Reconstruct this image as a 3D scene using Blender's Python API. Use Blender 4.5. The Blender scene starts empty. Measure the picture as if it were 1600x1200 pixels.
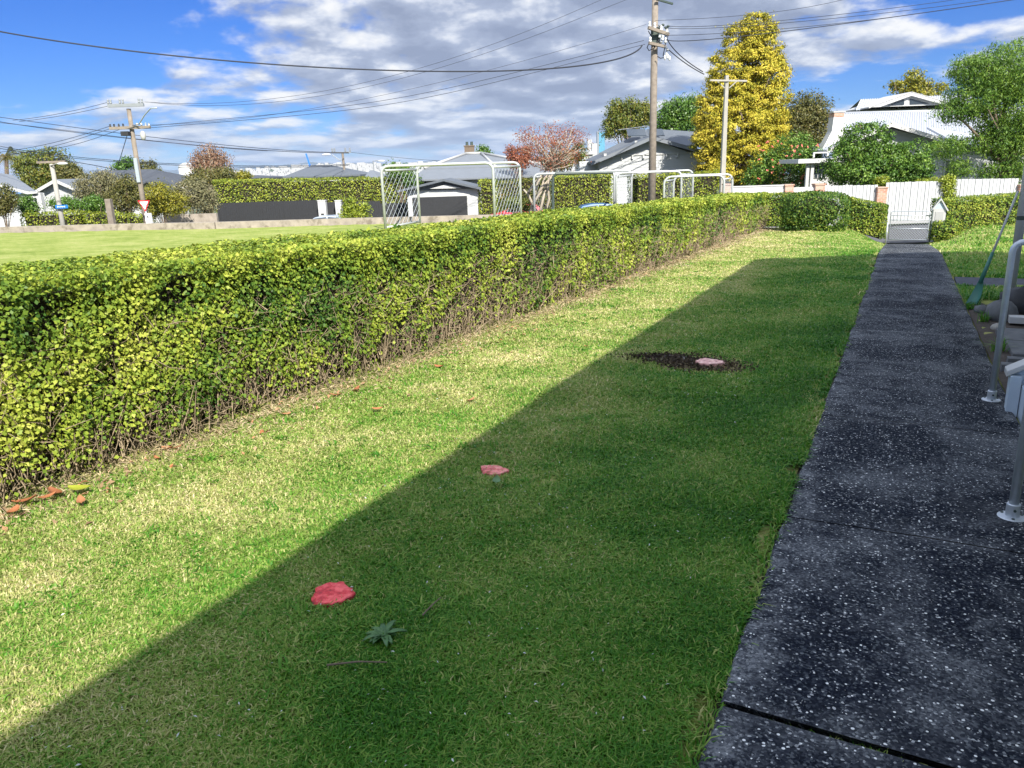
import bpy, bmesh, math, random
import numpy as np
from mathutils import Vector, Matrix
random.seed(7); RNG = np.random.default_rng(11)
R = math.radians
S = bpy.context.scene

# ------------------------------------------------------------ camera
F_PX, PITCH, ROLL, PSI, EYE = 1202.0, math.atan(338/1202.0), math.atan(140/4275.0), R(26.805), 1.6
fw = np.array([-math.sin(PSI)*math.cos(PITCH), math.cos(PSI)*math.cos(PITCH), -math.sin(PITCH)])
r0 = np.array([math.cos(PSI), math.sin(PSI), 0.0]); u0 = np.cross(r0, fw)
rt = r0*math.cos(ROLL) - u0*math.sin(ROLL); up = np.cross(rt, fw)
cam = bpy.data.cameras.new('camera'); camo = bpy.data.objects.new('camera', cam)
S.collection.objects.link(camo); S.camera = camo
cam.sensor_width = 36; cam.lens = F_PX/1600*36; cam.clip_start = 0.05; cam.clip_end = 60000
camo.matrix_world = Matrix(((rt[0], up[0], -fw[0], 0), (rt[1], up[1], -fw[1], 0), (rt[2], up[2], -fw[2], EYE), (0, 0, 0, 1)))

# ------------------------------------------------------------ light
SUN_EL, SUN_AZ = R(38), R(135)          # azimuth clockwise from +Y
SUN_STRENGTH, SKY_STRENGTH = 4.2, 0.15
S.view_settings.view_transform = 'Standard'; S.view_settings.look = 'None'
S.view_settings.exposure = 1.2; S.view_settings.gamma = 1
sl = bpy.data.lights.new('sun', 'SUN'); sl.energy = SUN_STRENGTH; sl.angle = R(0.5); sl.color = (1, 0.95, 0.86)
so = bpy.data.objects.new('sun', sl); S.collection.objects.link(so)
tosun = Vector((math.sin(SUN_AZ)*math.cos(SUN_EL), math.cos(SUN_AZ)*math.cos(SUN_EL), math.sin(SUN_EL)))
so.rotation_euler = tosun.to_track_quat('Z', 'Y').to_euler(); so.location = (20, -20, 30)

class NT:
    def __init__(s, nt): s.nt = nt; s.n = nt.nodes; s.l = nt.links
    def node(s, t, **k):
        n = s.n.new(t)
        for a, b in k.items(): setattr(n, a, b)
        return n
    def put(s, v, sock):
        if hasattr(v, 'links') or isinstance(v, bpy.types.NodeSocket): s.l.new(v, sock)
        else: sock.default_value = v
    def m(s, op, a, b=None, c=None, clamp=False):
        n = s.node('ShaderNodeMath', operation=op); n.use_clamp = clamp
        for i, v in enumerate((a, b, c)):
            if v is not None: s.put(v, n.inputs[i])
        return n.outputs[0]
    def noise(s, vec, scale, detail=4, rough=.55, dist=0.0):
        n = s.node('ShaderNodeTexNoise'); s.put(vec, n.inputs['Vector'])
        n.inputs['Scale'].default_value = scale; n.inputs['Detail'].default_value = detail
        n.inputs['Roughness'].default_value = rough; n.inputs['Distortion'].default_value = dist
        return n.outputs['Fac']
    def comb(s, x, y, z):
        n = s.node('ShaderNodeCombineXYZ')
        for i, v in enumerate((x, y, z)): s.put(v, n.inputs[i])
        return n.outputs[0]
    def sep(s, v):
        n = s.node('ShaderNodeSeparateXYZ'); s.put(v, n.inputs[0]); return n.outputs
    def ramp(s, f, stops, interp='LINEAR'):
        n = s.node('ShaderNodeValToRGB'); s.put(f, n.inputs[0]); cr = n.color_ramp; cr.interpolation = interp
        while len(cr.elements) > 1: cr.elements.remove(cr.elements[0])
        for i, (p, c) in enumerate(stops):
            e = cr.elements[0] if i == 0 else cr.elements.new(p)
            e.position = p; e.color = (*c, 1) if len(c) == 3 else c
        return n.outputs[0]
    def maprange(s, v, a, b, c=0.0, d=1.0, smooth=True):
        n = s.node('ShaderNodeMapRange'); n.interpolation_type = 'SMOOTHSTEP' if smooth else 'LINEAR'
        s.put(v, n.inputs[0])
        for i, q in enumerate((a, b, c, d)): n.inputs[i+1].default_value = q
        return n.outputs[0]
    def mix(s, f, a, b, mode='MIX'):
        n = s.node('ShaderNodeMix', data_type='RGBA', blend_type=mode)
        s.put(f, n.inputs[0])
        s.put(a if not isinstance(a, tuple) else (*a, 1), n.inputs[6]); s.put(b if not isinstance(b, tuple) else (*b, 1), n.inputs[7])
        return n.outputs[2]

W = bpy.data.worlds.new('World'); S.world = W; W.use_nodes = True
w = NT(W.node_tree); w.n.clear()
out = w.node('ShaderNodeOutputWorld')
sky = w.node('ShaderNodeTexSky', sky_type='NISHITA'); sky.sun_disc = False
sky.sun_elevation = SUN_EL; sky.sun_rotation = SUN_AZ; sky.altitude = 1200; sky.air_density = 1.0; sky.dust_density = 0.2; sky.ozone_density = 4.0
hs = w.node('ShaderNodeHueSaturation'); hs.inputs['Saturation'].default_value = 1.12; w.l.new(sky.outputs[0], hs.inputs['Color'])
tc = w.node('ShaderNodeTexCoord')
vr = w.node('ShaderNodeVectorRotate', rotation_type='Z_AXIS'); vr.inputs['Angle'].default_value = -PSI
w.l.new(tc.outputs['Generated'], vr.inputs['Vector'])
dx, dy, dz = w.sep(vr.outputs[0])
az = w.m('ARCTAN2', dx, dy); el = w.m('MAXIMUM', dz, 0.0)
skyc = w.mix(1.0, hs.outputs[0], w.ramp(el, [(0.0, (.15, .20, .31)), (.06, (.135, .20, .33)), (.2, (.105, .185, .35)), (.45, (.9, .95, 1.0)), (1.0, (1.0, 1.0, 1.0))]), 'MULTIPLY')
ww = w.m('ADD', el, 0.055)
pu = w.m('MULTIPLY', az, 7.2); pv = w.m('MULTIPLY', w.m('LOGARITHM', ww, math.e), 3.4)
P = w.comb(pu, pv, 0.37)
Pu = w.comb(w.m('ADD', pu, 0.08), w.m('ADD', pv, 0.26), 0.37)
def cl(p): return w.m('ADD', w.m('MULTIPLY', w.noise(p, 0.6, 2, .5), 0.45), w.m('MULTIPLY', w.noise(p, 1.8, 10, .53, .1), 0.55))
n1 = cl(P); n2 = cl(Pu)
def blob(a0, e0, ra, re, amp):
    a = w.m('DIVIDE', w.m('SUBTRACT', az, a0), ra); e = w.m('DIVIDE', w.m('SUBTRACT', el, e0), re)
    q = w.m('ADD', w.m('MULTIPLY', a, a), w.m('MULTIPLY', e, e))
    return w.m('MULTIPLY', w.m('EXPONENT', w.m('MULTIPLY', q, -1.0)), amp)
bias = w.m('ADD', blob(0.0, .16, .33, .085, .17), blob(-.62, .19, .30, .085, -.34))
for bb in [(0, 1.1, 9, .6, .16), (.0, .085, .6, .05, .045), (.62, .17, .20, .05, -.16), (.45, .075, .16, .022, -.14), (-.42, .10, .12, .02, .05), (.22, .13, .2, .05, .07), (.0, .045, .5, .02, .05), (-.5, .075, .2, .02, -.07), (-.56, .12, .16, .02, -.10), (.30, .04, .12, .025, -.08)]:  # first entry thickens unseen cloud overhead to add fill light
    bias = w.m('ADD', bias, blob(*bb))
d1 = w.m('ADD', n1, bias)
mask = w.maprange(d1, 0.44, 0.57)
shade = w.m('ADD', w.m('MULTIPLY', w.m('SUBTRACT', n1, n2), 5.0), w.m('SUBTRACT', 0.50, w.m('MULTIPLY', w.m('SUBTRACT', d1, 0.56), 1.7)), clamp=True)
ccol = w.ramp(shade, [(0.0, (.34, .40, .54)), (.40, (.47, .54, .69)), (.66, (.78, .83, .93)), (.92, (1.06, 1.06, 1.05))])
lowf = w.maprange(el, 0.0, 0.10, 0.45, 0.0)
ccol = w.mix(lowf, ccol, (.45, .60, .86))
b1 = w.node('ShaderNodeBackground'); w.l.new(skyc, b1.inputs[0]); b1.inputs[1].default_value = SKY_STRENGTH
b2 = w.node('ShaderNodeBackground'); w.l.new(w.mix(1.0, ccol, w.ramp(w.m('MULTIPLY', el, .5), [(0, (1, 1, 1)), (.12, (1, 1, 1)), (.24, (1, 1, 1))]), 'MULTIPLY'), b2.inputs[0]); w.l.new(w.maprange(el, .26, .5, .42, .88), b2.inputs[1])  # unseen high clouds brightened to lift the fill in the shade
ms = w.node('ShaderNodeMixShader'); w.l.new(w.m('MULTIPLY', mask, 0.95), ms.inputs[0])
w.l.new(b1.outputs[0], ms.inputs[1]); w.l.new(b2.outputs[0], ms.inputs[2]); w.l.new(ms.outputs[0], out.inputs[0])

# ------------------------------------------------------------ helpers
def ray(px, py): return fw + rt*(px-800)/F_PX - up*(py-600)/F_PX
FH = np.array([-math.sin(PSI), math.cos(PSI)]); RH = np.array([math.cos(PSI), math.sin(PSI)])
def P3(px, py, D):
    """a point of the far scene in the street frame (right, away, up) at distance D"""
    d = ray(px, py); k = D/(d[:2]@FH)
    return np.array([d[:2]@RH*k, D, EYE+d[2]*k])
def to_world(p): return np.array([p[0]*RH[0]+p[1]*FH[0], p[0]*RH[1]+p[1]*FH[1], p[2]])
def to_street(p): return np.array([p[0]*RH[0]+p[1]*RH[1], p[0]*FH[0]+p[1]*FH[1], p[2]])
BASE = {}
def tag(o, label=None, cat=None, group=None, kind=None):
    if label: o['label'] = label
    if cat: o['category'] = cat
    if group: o['group'] = group
    if kind: o['kind'] = kind
    return o
def place(o, base, far):
    o.location = to_world(base) if far else base
    o.rotation_euler = (0, 0, PSI if far else 0); BASE[o.name] = np.array(base, float)
def thing(name, label, cat, base, far=True, group=None):
    o = bpy.data.objects.new(name, None); S.collection.objects.link(o); o.empty_display_size = .2
    place(o, base, far); return tag(o, label, cat, group)
def link_mesh(name, me, mat, parent=None, base=(0, 0, 0), far=True):
    o = bpy.data.objects.new(name, me); S.collection.objects.link(o)
    for m in (mat if isinstance(mat, (list, tuple)) else [mat]): me.materials.append(m)
    if parent is not None:
        o.parent = parent; BASE[o.name] = BASE[parent.name]
    else: place(o, base, far)
    return o
class MB:
    def __init__(s): s.v = []; s.f = []; s.mi = []; s.cur = 0
    def add(s, vs, fs):
        k = len(s.v); s.v += [tuple(map(float, v)) for v in vs]; s.f += [tuple(i+k for i in f) for f in fs]; s.mi += [s.cur]*len(fs); return s
    def box(s, a, b):
        (x0, y0, z0), (x1, y1, z1) = [tuple(map(min, zip(a, b))), tuple(map(max, zip(a, b)))]
        return s.add([(x0,y0,z0),(x1,y0,z0),(x1,y1,z0),(x0,y1,z0),(x0,y0,z1),(x1,y0,z1),(x1,y1,z1),(x0,y1,z1)],
                     [(0,3,2,1),(4,5,6,7),(0,1,5,4),(1,2,6,5),(2,3,7,6),(3,0,4,7)])
    def hexa(s, q, w):
        """prism between polygon q and polygon w (same count)"""
        n = len(q); fs = [tuple(range(n))[::-1], tuple(range(n, 2*n))] + [(i, (i+1) % n, n+(i+1) % n, n+i) for i in range(n)]
        return s.add(list(q)+list(w), fs)
    def slab(s, q, off):
        off = np.array(off, float); return s.hexa([np.array(p, float) for p in q], [np.array(p, float)+off for p in q])
    def beam(s, a, b, w, h, upv=(0, 0, 1)):
        a, b = Vector(a), Vector(b); d = (b-a).normalized(); u = Vector(upv)
        x = d.cross(u); x = x.normalized() if x.length > 1e-4 else Vector((1, 0, 0)); y = x.cross(d).normalized()
        c = [(-w/2, -h/2), (w/2, -h/2), (w/2, h/2), (-w/2, h/2)]
        return s.hexa([a+x*i+y*j for i, j in c], [b+x*i+y*j for i, j in c])
    def tube(s, pts, r, n=8, cap=True):
        pts = [Vector(p) for p in pts]; rs = r if hasattr(r, '__len__') else [r]*len(pts); k0 = len(s.v); m = len(pts)
        prev = None; vs = []
        for i, p in enumerate(pts):
            d = (pts[min(i+1, m-1)]-pts[max(i-1, 0)]).normalized()
            if prev is None:
                a = Vector((0, 0, 1)) if abs(d.z) < .9 else Vector((1, 0, 0)); x = d.cross(a).normalized()
            else: x = (prev - d*prev.dot(d)).normalized()
            prev = x; y = d.cross(x)
            for j in range(n):
                t = 2*math.pi*j/n; vs.append(p+(x*math.cos(t)+y*math.sin(t))*rs[i])
        fs = [(i*n+j, i*n+(j+1) % n, (i+1)*n+(j+1) % n, (i+1)*n+j) for i in range(m-1) for j in range(n)]
        if cap: fs += [tuple(range(n))[::-1], tuple(range((m-1)*n, m*n))]
        return s.add(vs, fs)
    def lathe(s, c, prof, n=14, axis='z'):
        vs = []
        for r, z in prof:
            for j in range(n):
                t = 2*math.pi*j/n; a, b = r*math.cos(t), r*math.sin(t)
                vs.append((c[0]+a, c[1]+b, c[2]+z) if axis == 'z' else ((c[0]+a, c[1]+z, c[2]+b) if axis == 'y' else (c[0]+z, c[1]+a, c[2]+b)))
        m = len(prof)
        fs = [(i*n+j, i*n+(j+1) % n, (i+1)*n+(j+1) % n, (i+1)*n+j) for i in range(m-1) for j in range(n)] + [tuple(range(n))[::-1], tuple(range((m-1)*n, m*n))]
        return s.add(vs, fs)
    def blob(s, c, r, n=10, m=7, jit=.12, rnd=random):
        prof = []; vs = []
        for i in range(m+1):
            ph = math.pi*i/m
            for j in range(n):
                t = 2*math.pi*j/n; k = 1+rnd.uniform(-jit, jit)
                vs.append((c[0]+r[0]*k*math.sin(ph)*math.cos(t), c[1]+r[1]*k*math.sin(ph)*math.sin(t), c[2]+r[2]*k*math.cos(ph)))
        return s.add(vs, [(i*n+j, (i+1)*n+j, (i+1)*n+(j+1) % n, i*n+(j+1) % n) for i in range(m) for j in range(n)])
    def build(s, name, mat, parent=None, base=None, far=True, smooth=False, bevel=0):
        if base is None: base = BASE[parent.name] if parent is not None else (0, 0, 0)
        b = np.array(base, float); me = bpy.data.meshes.new(name)
        me.from_pydata([tuple(np.array(v)-b) for v in s.v], [], s.f); me.update()
        bm = bmesh.new(); bm.from_mesh(me); bmesh.ops.recalc_face_normals(bm, faces=bm.faces)
        if bevel: bmesh.ops.bevel(bm, geom=list(bm.edges), offset=bevel, segments=2, affect='EDGES', profile=.7)
        bm.to_mesh(me); bm.free()
        o = link_mesh(name, me, mat, parent, base, far)
        if smooth: me.polygons.foreach_set('use_smooth', [True]*len(me.polygons))
        if not bevel and any(s.mi): me.polygons.foreach_set('material_index', s.mi)
        return o
def npmesh(name, V, Fc, mat, parent=None, base=None, far=True, tint=None, smooth=False):
    if base is None: base = BASE[parent.name] if parent is not None else (0, 0, 0)
    V = np.asarray(V, np.float32)-np.array(base, np.float32); Fc = np.asarray(Fc, np.int32); k = Fc.shape[1]
    me = bpy.data.meshes.new(name); me.vertices.add(len(V)); me.vertices.foreach_set('co', V.ravel())
    me.loops.add(Fc.size); me.loops.foreach_set('vertex_index', Fc.ravel())
    me.polygons.add(len(Fc)); me.polygons.foreach_set('loop_start', np.arange(0, Fc.size, k, dtype=np.int32))
    me.polygons.foreach_set('loop_total', np.full(len(Fc), k, np.int32))
    if smooth: me.polygons.foreach_set('use_smooth', np.ones(len(Fc), bool))
    me.update(calc_edges=True)
    if tint is not None:
        a = me.attributes.new('tint', 'FLOAT', 'POINT'); a.data.foreach_set('value', np.asarray(tint, np.float32))
    return link_mesh(name, me, mat, parent, base, far)
def unit(v): return v/np.maximum(np.linalg.norm(v, axis=1, keepdims=True), 1e-6)
def leaf_quads(p, n, size, aspect=.6, droop=0.0, rng=RNG, tint=None):
    """one rhombic, slightly folded leaf at every point"""
    N = len(p); n = unit(n); a = rng.normal(size=(N, 3)); a[:, 2] -= droop*2; t = unit(a-n*(a*n).sum(1, keepdims=True)); b = np.cross(n, t)
    s = (size*rng.uniform(.65, 1.3, N))[:, None] if np.isscalar(size) else size[:, None]
    v0 = p-t*s*.5; v2 = p+t*s*.5; m = p+t*s*.05+n*s*.10
    V = np.stack([v0, m-b*s*aspect*.5, v2-n*s*.12, m+b*s*aspect*.5], 1).reshape(-1, 3)
    Fc = np.arange(4*N).reshape(N, 4)
    tt = rng.uniform(0, 1, N) if tint is None else tint
    return V, Fc, np.repeat(tt, 4)
# ------------------------------------------------------------ materials
def base_mat(name):
    m = bpy.data.materials.new(name); m.use_nodes = True; t = NT(m.node_tree); b = t.n['Principled BSDF']; return m, t, b
def mat(name, col, rough=.6, metal=0.0, var=.12, scale=6.0, bump=0.0, bscale=40.0, spec=.4, dirt=None):
    m, t, b = base_mat(name); co = t.node('ShaderNodeTexCoord').outputs['Object']
    f = t.noise(co, scale, 5)
    c = t.mix(f, tuple(max(0, x*(1-var*1.6)) for x in col), tuple(min(1, x*(1+var*1.2)) for x in col))
    if dirt:
        g = t.noise(co, dirt[1], 6, .65); c = t.mix(t.maprange(g, dirt[2], dirt[2]+.15, 0, dirt[3]), c, dirt[0])
    t.l.new(c, b.inputs['Base Color']); b.inputs['Roughness'].default_value = rough; b.inputs['Metallic'].default_value = metal
    b.inputs['Specular IOR Level'].default_value = spec
    if bump:
        bn = t.node('ShaderNodeBump'); bn.inputs['Strength'].default_value = bump; bn.inputs['Distance'].default_value = .01
        t.l.new(t.noise(co, bscale, 4), bn.inputs['Height']); t.l.new(bn.outputs[0], b.inputs['Normal'])
    return m
def fol(name, cols, trans=.3, rough=.5, spec=.35, nscale=1.2, patch=.25):
    m, t, b = base_mat(name); at = t.node('ShaderNodeAttribute', attribute_name='tint').outputs['Fac']
    co = t.node('ShaderNodeTexCoord').outputs['Object']
    f = t.m('ADD', t.m('MULTIPLY', at, 1-patch), t.m('MULTIPLY', t.maprange(t.noise(co, nscale, 3), .3, .7), patch))
    c = t.ramp(f, [(i/(len(cols)-1), q) for i, q in enumerate(cols)])
    t.l.new(c, b.inputs['Base Color']); b.inputs['Roughness'].default_value = rough; b.inputs['Specular IOR Level'].default_value = spec
    tr = t.node('ShaderNodeBsdfTranslucent'); t.l.new(c, tr.inputs[0])
    mx = t.node('ShaderNodeMixShader'); mx.inputs[0].default_value = trans
    t.l.new(b.outputs[0], mx.inputs[1]); t.l.new(tr.outputs[0], mx.inputs[2]); t.l.new(mx.outputs[0], t.n['Material Output'].inputs[0]); return m
M = {}
M['bark'] = mat('bark', (.16, .12, .085), .9, var=.35, scale=12, bump=.6)
M['palebark'] = mat('palebark', (.36, .31, .24), .9, var=.3, scale=12, bump=.4)
M['twig'] = mat('twig', (.31, .24, .155), .9, var=.5, scale=9)
M['wood_pole'] = mat('wood_pole', (.22, .185, .15), .9, var=.35, scale=5, bump=.5, bscale=20)
M['conc'] = mat('concrete_pole', (.32, .305, .27), .85, var=.15, scale=5, bump=.2)
M['galv'] = mat('galvanised', (.50, .54, .58), .42, metal=.55, var=.15, scale=25, bump=.05)
M['goalpipe'] = mat('goal_pipe', (.42, .44, .43), .5, metal=.25, var=.16, scale=8, dirt=((.3, .28, .2), 9, .6, .5))
M['darkpipe'] = mat('dark_pipe', (.05, .07, .06), .5, var=.3)
M['white'] = mat('white_paint', (.46, .46, .45), .45, var=.05, scale=3, dirt=((.5, .48, .42), 4, .62, .3))
M['whitewood'] = mat('white_boards', (.42, .43, .43), .5, var=.05, scale=7, dirt=((.5, .5, .45), 5, .6, .35))
M['greywood'] = mat('pale_grey_paint', (.42, .50, .58), .5, var=.08)
M['cream'] = mat('cream_paint', (.38, .38, .37), .55, var=.05)
M['greyroof'] = mat('grey_roof', (.095, .108, .125), .7, var=.12, scale=2, dirt=((.3, .3, .3), 3, .6, .4))
M['paleroof'] = mat('pale_grey_roof', (.15, .165, .185), .65, var=.1, scale=2)
M['darkroof'] = mat('dark_roof', (.06, .067, .08), .75, var=.15, scale=2)
M['whiteroof'] = mat('white_iron_roof', (.36, .38, .42), .5, var=.03, scale=2)
M['black'] = mat('black_stain', (.022, .023, .026), .65, var=.4, scale=14)
M['blackwire'] = mat('wire', (.02, .022, .03), .6)
M['glass'] = mat('window_glass', (.03, .04, .05), .08, var=.2, spec=.8)
M['brick'] = None
M['porcelain'] = mat('porcelain', (.6, .61, .61), .2)
M['greyinsul'] = mat('insulator_grey', (.22, .235, .25), .3)
M['red'] = mat('sign_red', (.62, .03, .04), .4, var=.05)
M['signwhite'] = mat('sign_white', (.82, .82, .80), .4, var=.03)
M['blue'] = mat('sign_blue', (.02, .16, .55), .4, var=.05)
M['asphalt'] = mat('asphalt', (.085, .085, .088), .9, var=.2, scale=30, bump=.3, bscale=200)
M['footpath'] = mat('footpath_concrete', (.33, .32, .30), .9, var=.12, scale=3, bump=.2)
M['lowwall'] = mat('old_concrete_wall', (.30, .26, .215), .95, var=.35, scale=3, bump=.6, bscale=12, dirt=((.12, .10, .07), 2.5, .5, .7))
M['soil'] = mat('soil', (.060, .046, .036), .95, var=.5, scale=20, bump=.9, bscale=60)
M['stone'] = mat('stone', (.12, .125, .13), .9, var=.4, scale=8, bump=.6, bscale=20)
M['rubber'] = mat('rubber', (.02, .02, .02), .8)
M['carsilver'] = mat('car_silver', (.42, .47, .52), .25, metal=.6, var=.03)
M['carred'] = mat('car_red', (.55, .03, .06), .25, var=.03)
M['carblue'] = mat('car_blue', (.02, .10, .28), .2, var=.03)
M['cardark'] = mat('car_dark', (.02, .022, .025), .2, var=.03)
M['greenplastic'] = mat('green_plastic', (.045, .17, .13), .4, var=.1)
M['terracotta'] = mat('terracotta', (.35, .12, .06), .8)
def brick_mat():
    m, t, b = base_mat('brick'); co = t.node('ShaderNodeTexCoord').outputs['Object']; x, y, z = t.sep(co)
    br = t.node('ShaderNodeTexBrick'); t.l.new(t.comb(t.m('ADD', x, y), z, 0), br.inputs['Vector']); br.inputs['Scale'].default_value = 1
    br.inputs['Brick Width'].default_value = .23; br.inputs['Row Height'].default_value = .085; br.inputs['Mortar Size'].default_value = .012
    br.inputs['Color1'].default_value = (.34, .125, .07, 1); br.inputs['Color2'].default_value = (.42, .22, .13, 1); br.inputs['Mortar'].default_value = (.36, .31, .26, 1)
    t.l.new(t.mix(t.maprange(t.noise(co, 3, 4), .4, .7, 0, .6), br.outputs['Color'], (.42, .35, .28)), b.inputs['Base Color']); b.inputs['Roughness'].default_value = .9
    return m
M['brick'] = brick_mat()
def stump_mat(name, c1, c2):
    m, t, b = base_mat(name); co = t.node('ShaderNodeTexCoord').outputs['Object']; x, y, z = t.sep(co)
    r = t.m('SQRT', t.m('ADD', t.m('MULTIPLY', x, x), t.m('MULTIPLY', y, y)))
    rr = t.m('ADD', t.m('MULTIPLY', r, 160.0), t.m('MULTIPLY', t.noise(co, 14, 3), 6.0))
    f = t.m('ADD', t.m('MULTIPLY', t.m('SINE', rr), .03), t.noise(co, 22, 6, .7))
    t.l.new(t.ramp(f, [(.30, (.10, .05, .04)), (.38, tuple(v*.6 for v in c1)), (.46, c1), (.62, c2), (.85, tuple(min(1, v*1.25) for v in c2))]), b.inputs['Base Color']); b.inputs['Roughness'].default_value = .75
    bn = t.node('ShaderNodeBump'); bn.inputs['Strength'].default_value = .8; bn.inputs['Distance'].default_value = .006; t.l.new(f, bn.inputs['Height']); t.l.new(bn.outputs[0], b.inputs['Normal'])
    return m
def grass_ground(name, near=True):
    m, t, b = base_mat(name); co = t.node('ShaderNodeTexCoord').outputs['Object']
    mapn = t.node('ShaderNodeMapping'); t.l.new(co, mapn.inputs[0]); mapn.inputs['Scale'].default_value = (1, .55, 1)
    big = t.noise(co, .55, 4, .6); med = t.noise(co, 3.2, 5, .65); fine = t.noise(co, 42, 5, .8)
    f = t.m('ADD', t.m('ADD', t.m('MULTIPLY', big, .42), t.m('MULTIPLY', med, .3)), t.m('MULTIPLY', fine, .42))
    if not near: f = t.m('ADD', t.m('MULTIPLY', t.noise(co, .9, 5, .7), .55), t.m('MULTIPLY', t.noise(co, 7, 4, .8), .5))
    if near: st = [(.38, (.05, .085, .012)), (.48, (.12, .17, .03)), (.57, (.26, .28, .08)), (.70, (.46, .40, .19))]
    else: st = [(.36, (.10, .15, .025)), (.48, (.20, .25, .05)), (.58, (.28, .31, .09)), (.72, (.38, .35, .16))]
    c = t.ramp(f, st); t.l.new(c, b.inputs['Base Color']); b.inputs['Roughness'].default_value = .95; b.inputs['Specular IOR Level'].default_value = .1
    bn = t.node('ShaderNodeBump'); bn.inputs['Strength'].default_value = .7; bn.inputs['Distance'].default_value = .02; t.l.new(fine, bn.inputs['Height']); t.l.new(bn.outputs[0], b.inputs['Normal'])
    return m
M['lawn'] = grass_ground('lawn_ground'); M['field'] = grass_ground('field_ground', False)
def path_mat():
    m, t, b = base_mat('aggregate_concrete'); co = t.node('ShaderNodeTexCoord').outputs['Object']
    x, y, z = t.sep(co)
    vo = t.node('ShaderNodeTexVoronoi'); t.l.new(co, vo.inputs['Vector']); vo.inputs['Scale'].default_value = 92; vo.inputs['Randomness'].default_value = 1
    cr = t.sep(vo.outputs['Color'])[0]
    speck = t.m('MULTIPLY', t.m('GREATER_THAN', cr, .885), t.m('LESS_THAN', vo.outputs['Distance'], t.m('MULTIPLY', t.m('POWER', t.sep(vo.outputs['Color'])[1], 1.6), .50)))
    v2 = t.node('ShaderNodeTexVoronoi'); t.l.new(co, v2.inputs['Vector']); v2.inputs['Scale'].default_value = 130
    c2 = t.sep(v2.outputs['Color'])[0]
    grain = t.ramp(c2, [(0, (.004, .006, .011)), (.5, (.010, .013, .022)), (.76, (.026, .031, .043)), (.94, (.08, .09, .10)), (1, (.42, .43, .44))], 'LINEAR')
    big = t.noise(co, 1.1, 5, .62); med = t.noise(co, 5, 6, .7)
    edge = t.maprange(t.m('ABSOLUTE', t.m('SUBTRACT', x, .22)), .40, .59)
    wear = t.m('ADD', t.maprange(t.m('ADD', t.m('MULTIPLY', big, .6), t.m('MULTIPLY', med, .4)), .44, .62, 0, .62), t.m('MULTIPLY', t.m('MULTIPLY', edge, t.maprange(med, .40, .58)), .6), clamp=True)
    jw = t.m('MULTIPLY', t.m('POWER', t.node('ShaderNodeAttribute', attribute_name='tint').outputs['Fac'], 3.0), t.m('ADD', t.maprange(t.noise(co, 2.3, 4), .42, .58, .0, .6), t.maprange(y, 5.0, 9.0, 0, .4)))
    wear = t.m('MAXIMUM', wear, jw)
    c = t.mix(t.m('MULTIPLY', wear, .85), grain, t.mix(c2, (.055, .062, .075), (.24, .25, .26)))
    c = t.mix(t.maprange(t.noise(co, .7, 3), .56, .68, 0, .5), c, (.012, .014, .02))
    c = t.mix(t.m('MULTIPLY', speck, .9), c, (.78, .79, .78))
    t.l.new(c, b.inputs['Base Color']); b.inputs['Roughness'].default_value = .9; b.inputs['Specular IOR Level'].default_value = .07
    bn = t.node('ShaderNodeBump'); bn.inputs['Strength'].default_value = .6; bn.inputs['Distance'].default_value = .006
    t.l.new(t.m('ADD', c2, t.m('MULTIPLY', med, 1.5)), bn.inputs['Height']); t.l.new(bn.outputs[0], b.inputs['Normal']); return m
M['path'] = path_mat()
M['pathedge'] = mat('old_concrete_strip', (.05, .055, .07), .9, var=.5, scale=9, bump=.4)
M['grass'] = fol('grass_blades', [(.025, .125, .008), (.085, .26, .020), (.25, .37, .065), (.50, .48, .19), (.78, .68, .40)], .4, .5, .25, 1.3, .28)
M['hedge'] = fol('hedge_leaves', [(.012, .045, .012), (.055, .125, .02), (.17, .25, .028), (.34, .39, .05), (.50, .50, .11)], .25, .5, .22, 1.6, .34)
M['midhedge'] = fol('dark_hedge_leaves', [(.012, .045, .012), (.04, .10, .018), (.11, .19, .025), (.26, .32, .045)], .25, .5, .22, 1.6, .2)
M['core'] = mat('hedge_inner_twigs', (.030, .024, .014), .95, var=.6, scale=25, bump=1, bscale=60)
M['lightleaf'] = fol('light_hedge_leaves', [(.04, .08, .01), (.16, .22, .02), (.32, .37, .035), (.46, .46, .07)], .3, .45)
M['midleaf'] = fol('mid_green_leaves', [(.02, .06, .012), (.06, .14, .02), (.12, .22, .03), (.22, .32, .06)], .3, .4)
M['darkleaf'] = fol('dark_glossy_leaves', [(.015, .05, .008), (.05, .12, .015), (.13, .23, .03), (.28, .38, .08)], .2, .45, .3)
M['feather'] = fol('feathery_leaves', [(.02, .065, .012), (.07, .155, .02), (.17, .28, .035), (.32, .42, .08)], .35, .5)
M['goldleaf'] = fol('golden_conifer', [(.06, .085, .010), (.28, .27, .025), (.56, .46, .05), (.80, .62, .12)], .2, .6, .2, .8, .2)
M['oliveleaf'] = fol('olive_leaves', [(.035, .045, .012), (.09, .10, .025), (.16, .15, .04), (.20, .14, .05)], .25, .5)
M['mixleaf'] = fol('autumn_mixed_leaves', [(.03, .06, .012), (.09, .13, .02), (.20, .21, .035), (.30, .19, .05)], .3, .5)
M['redleaf'] = fol('red_autumn_leaves', [(.20, .15, .07), (.28, .11, .06), (.36, .12, .07), (.30, .20, .10)], .35, .5)
M['brownleaf'] = fol('brown_dry_leaves', [(.12, .08, .05), (.22, .13, .08), (.32, .18, .11), (.16, .15, .07)], .25, .7)
M['greyleaf'] = fol('grey_green_leaves', [(.06, .065, .03), (.15, .15, .07), (.26, .24, .12), (.34, .30, .18)], .3, .6)
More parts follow.
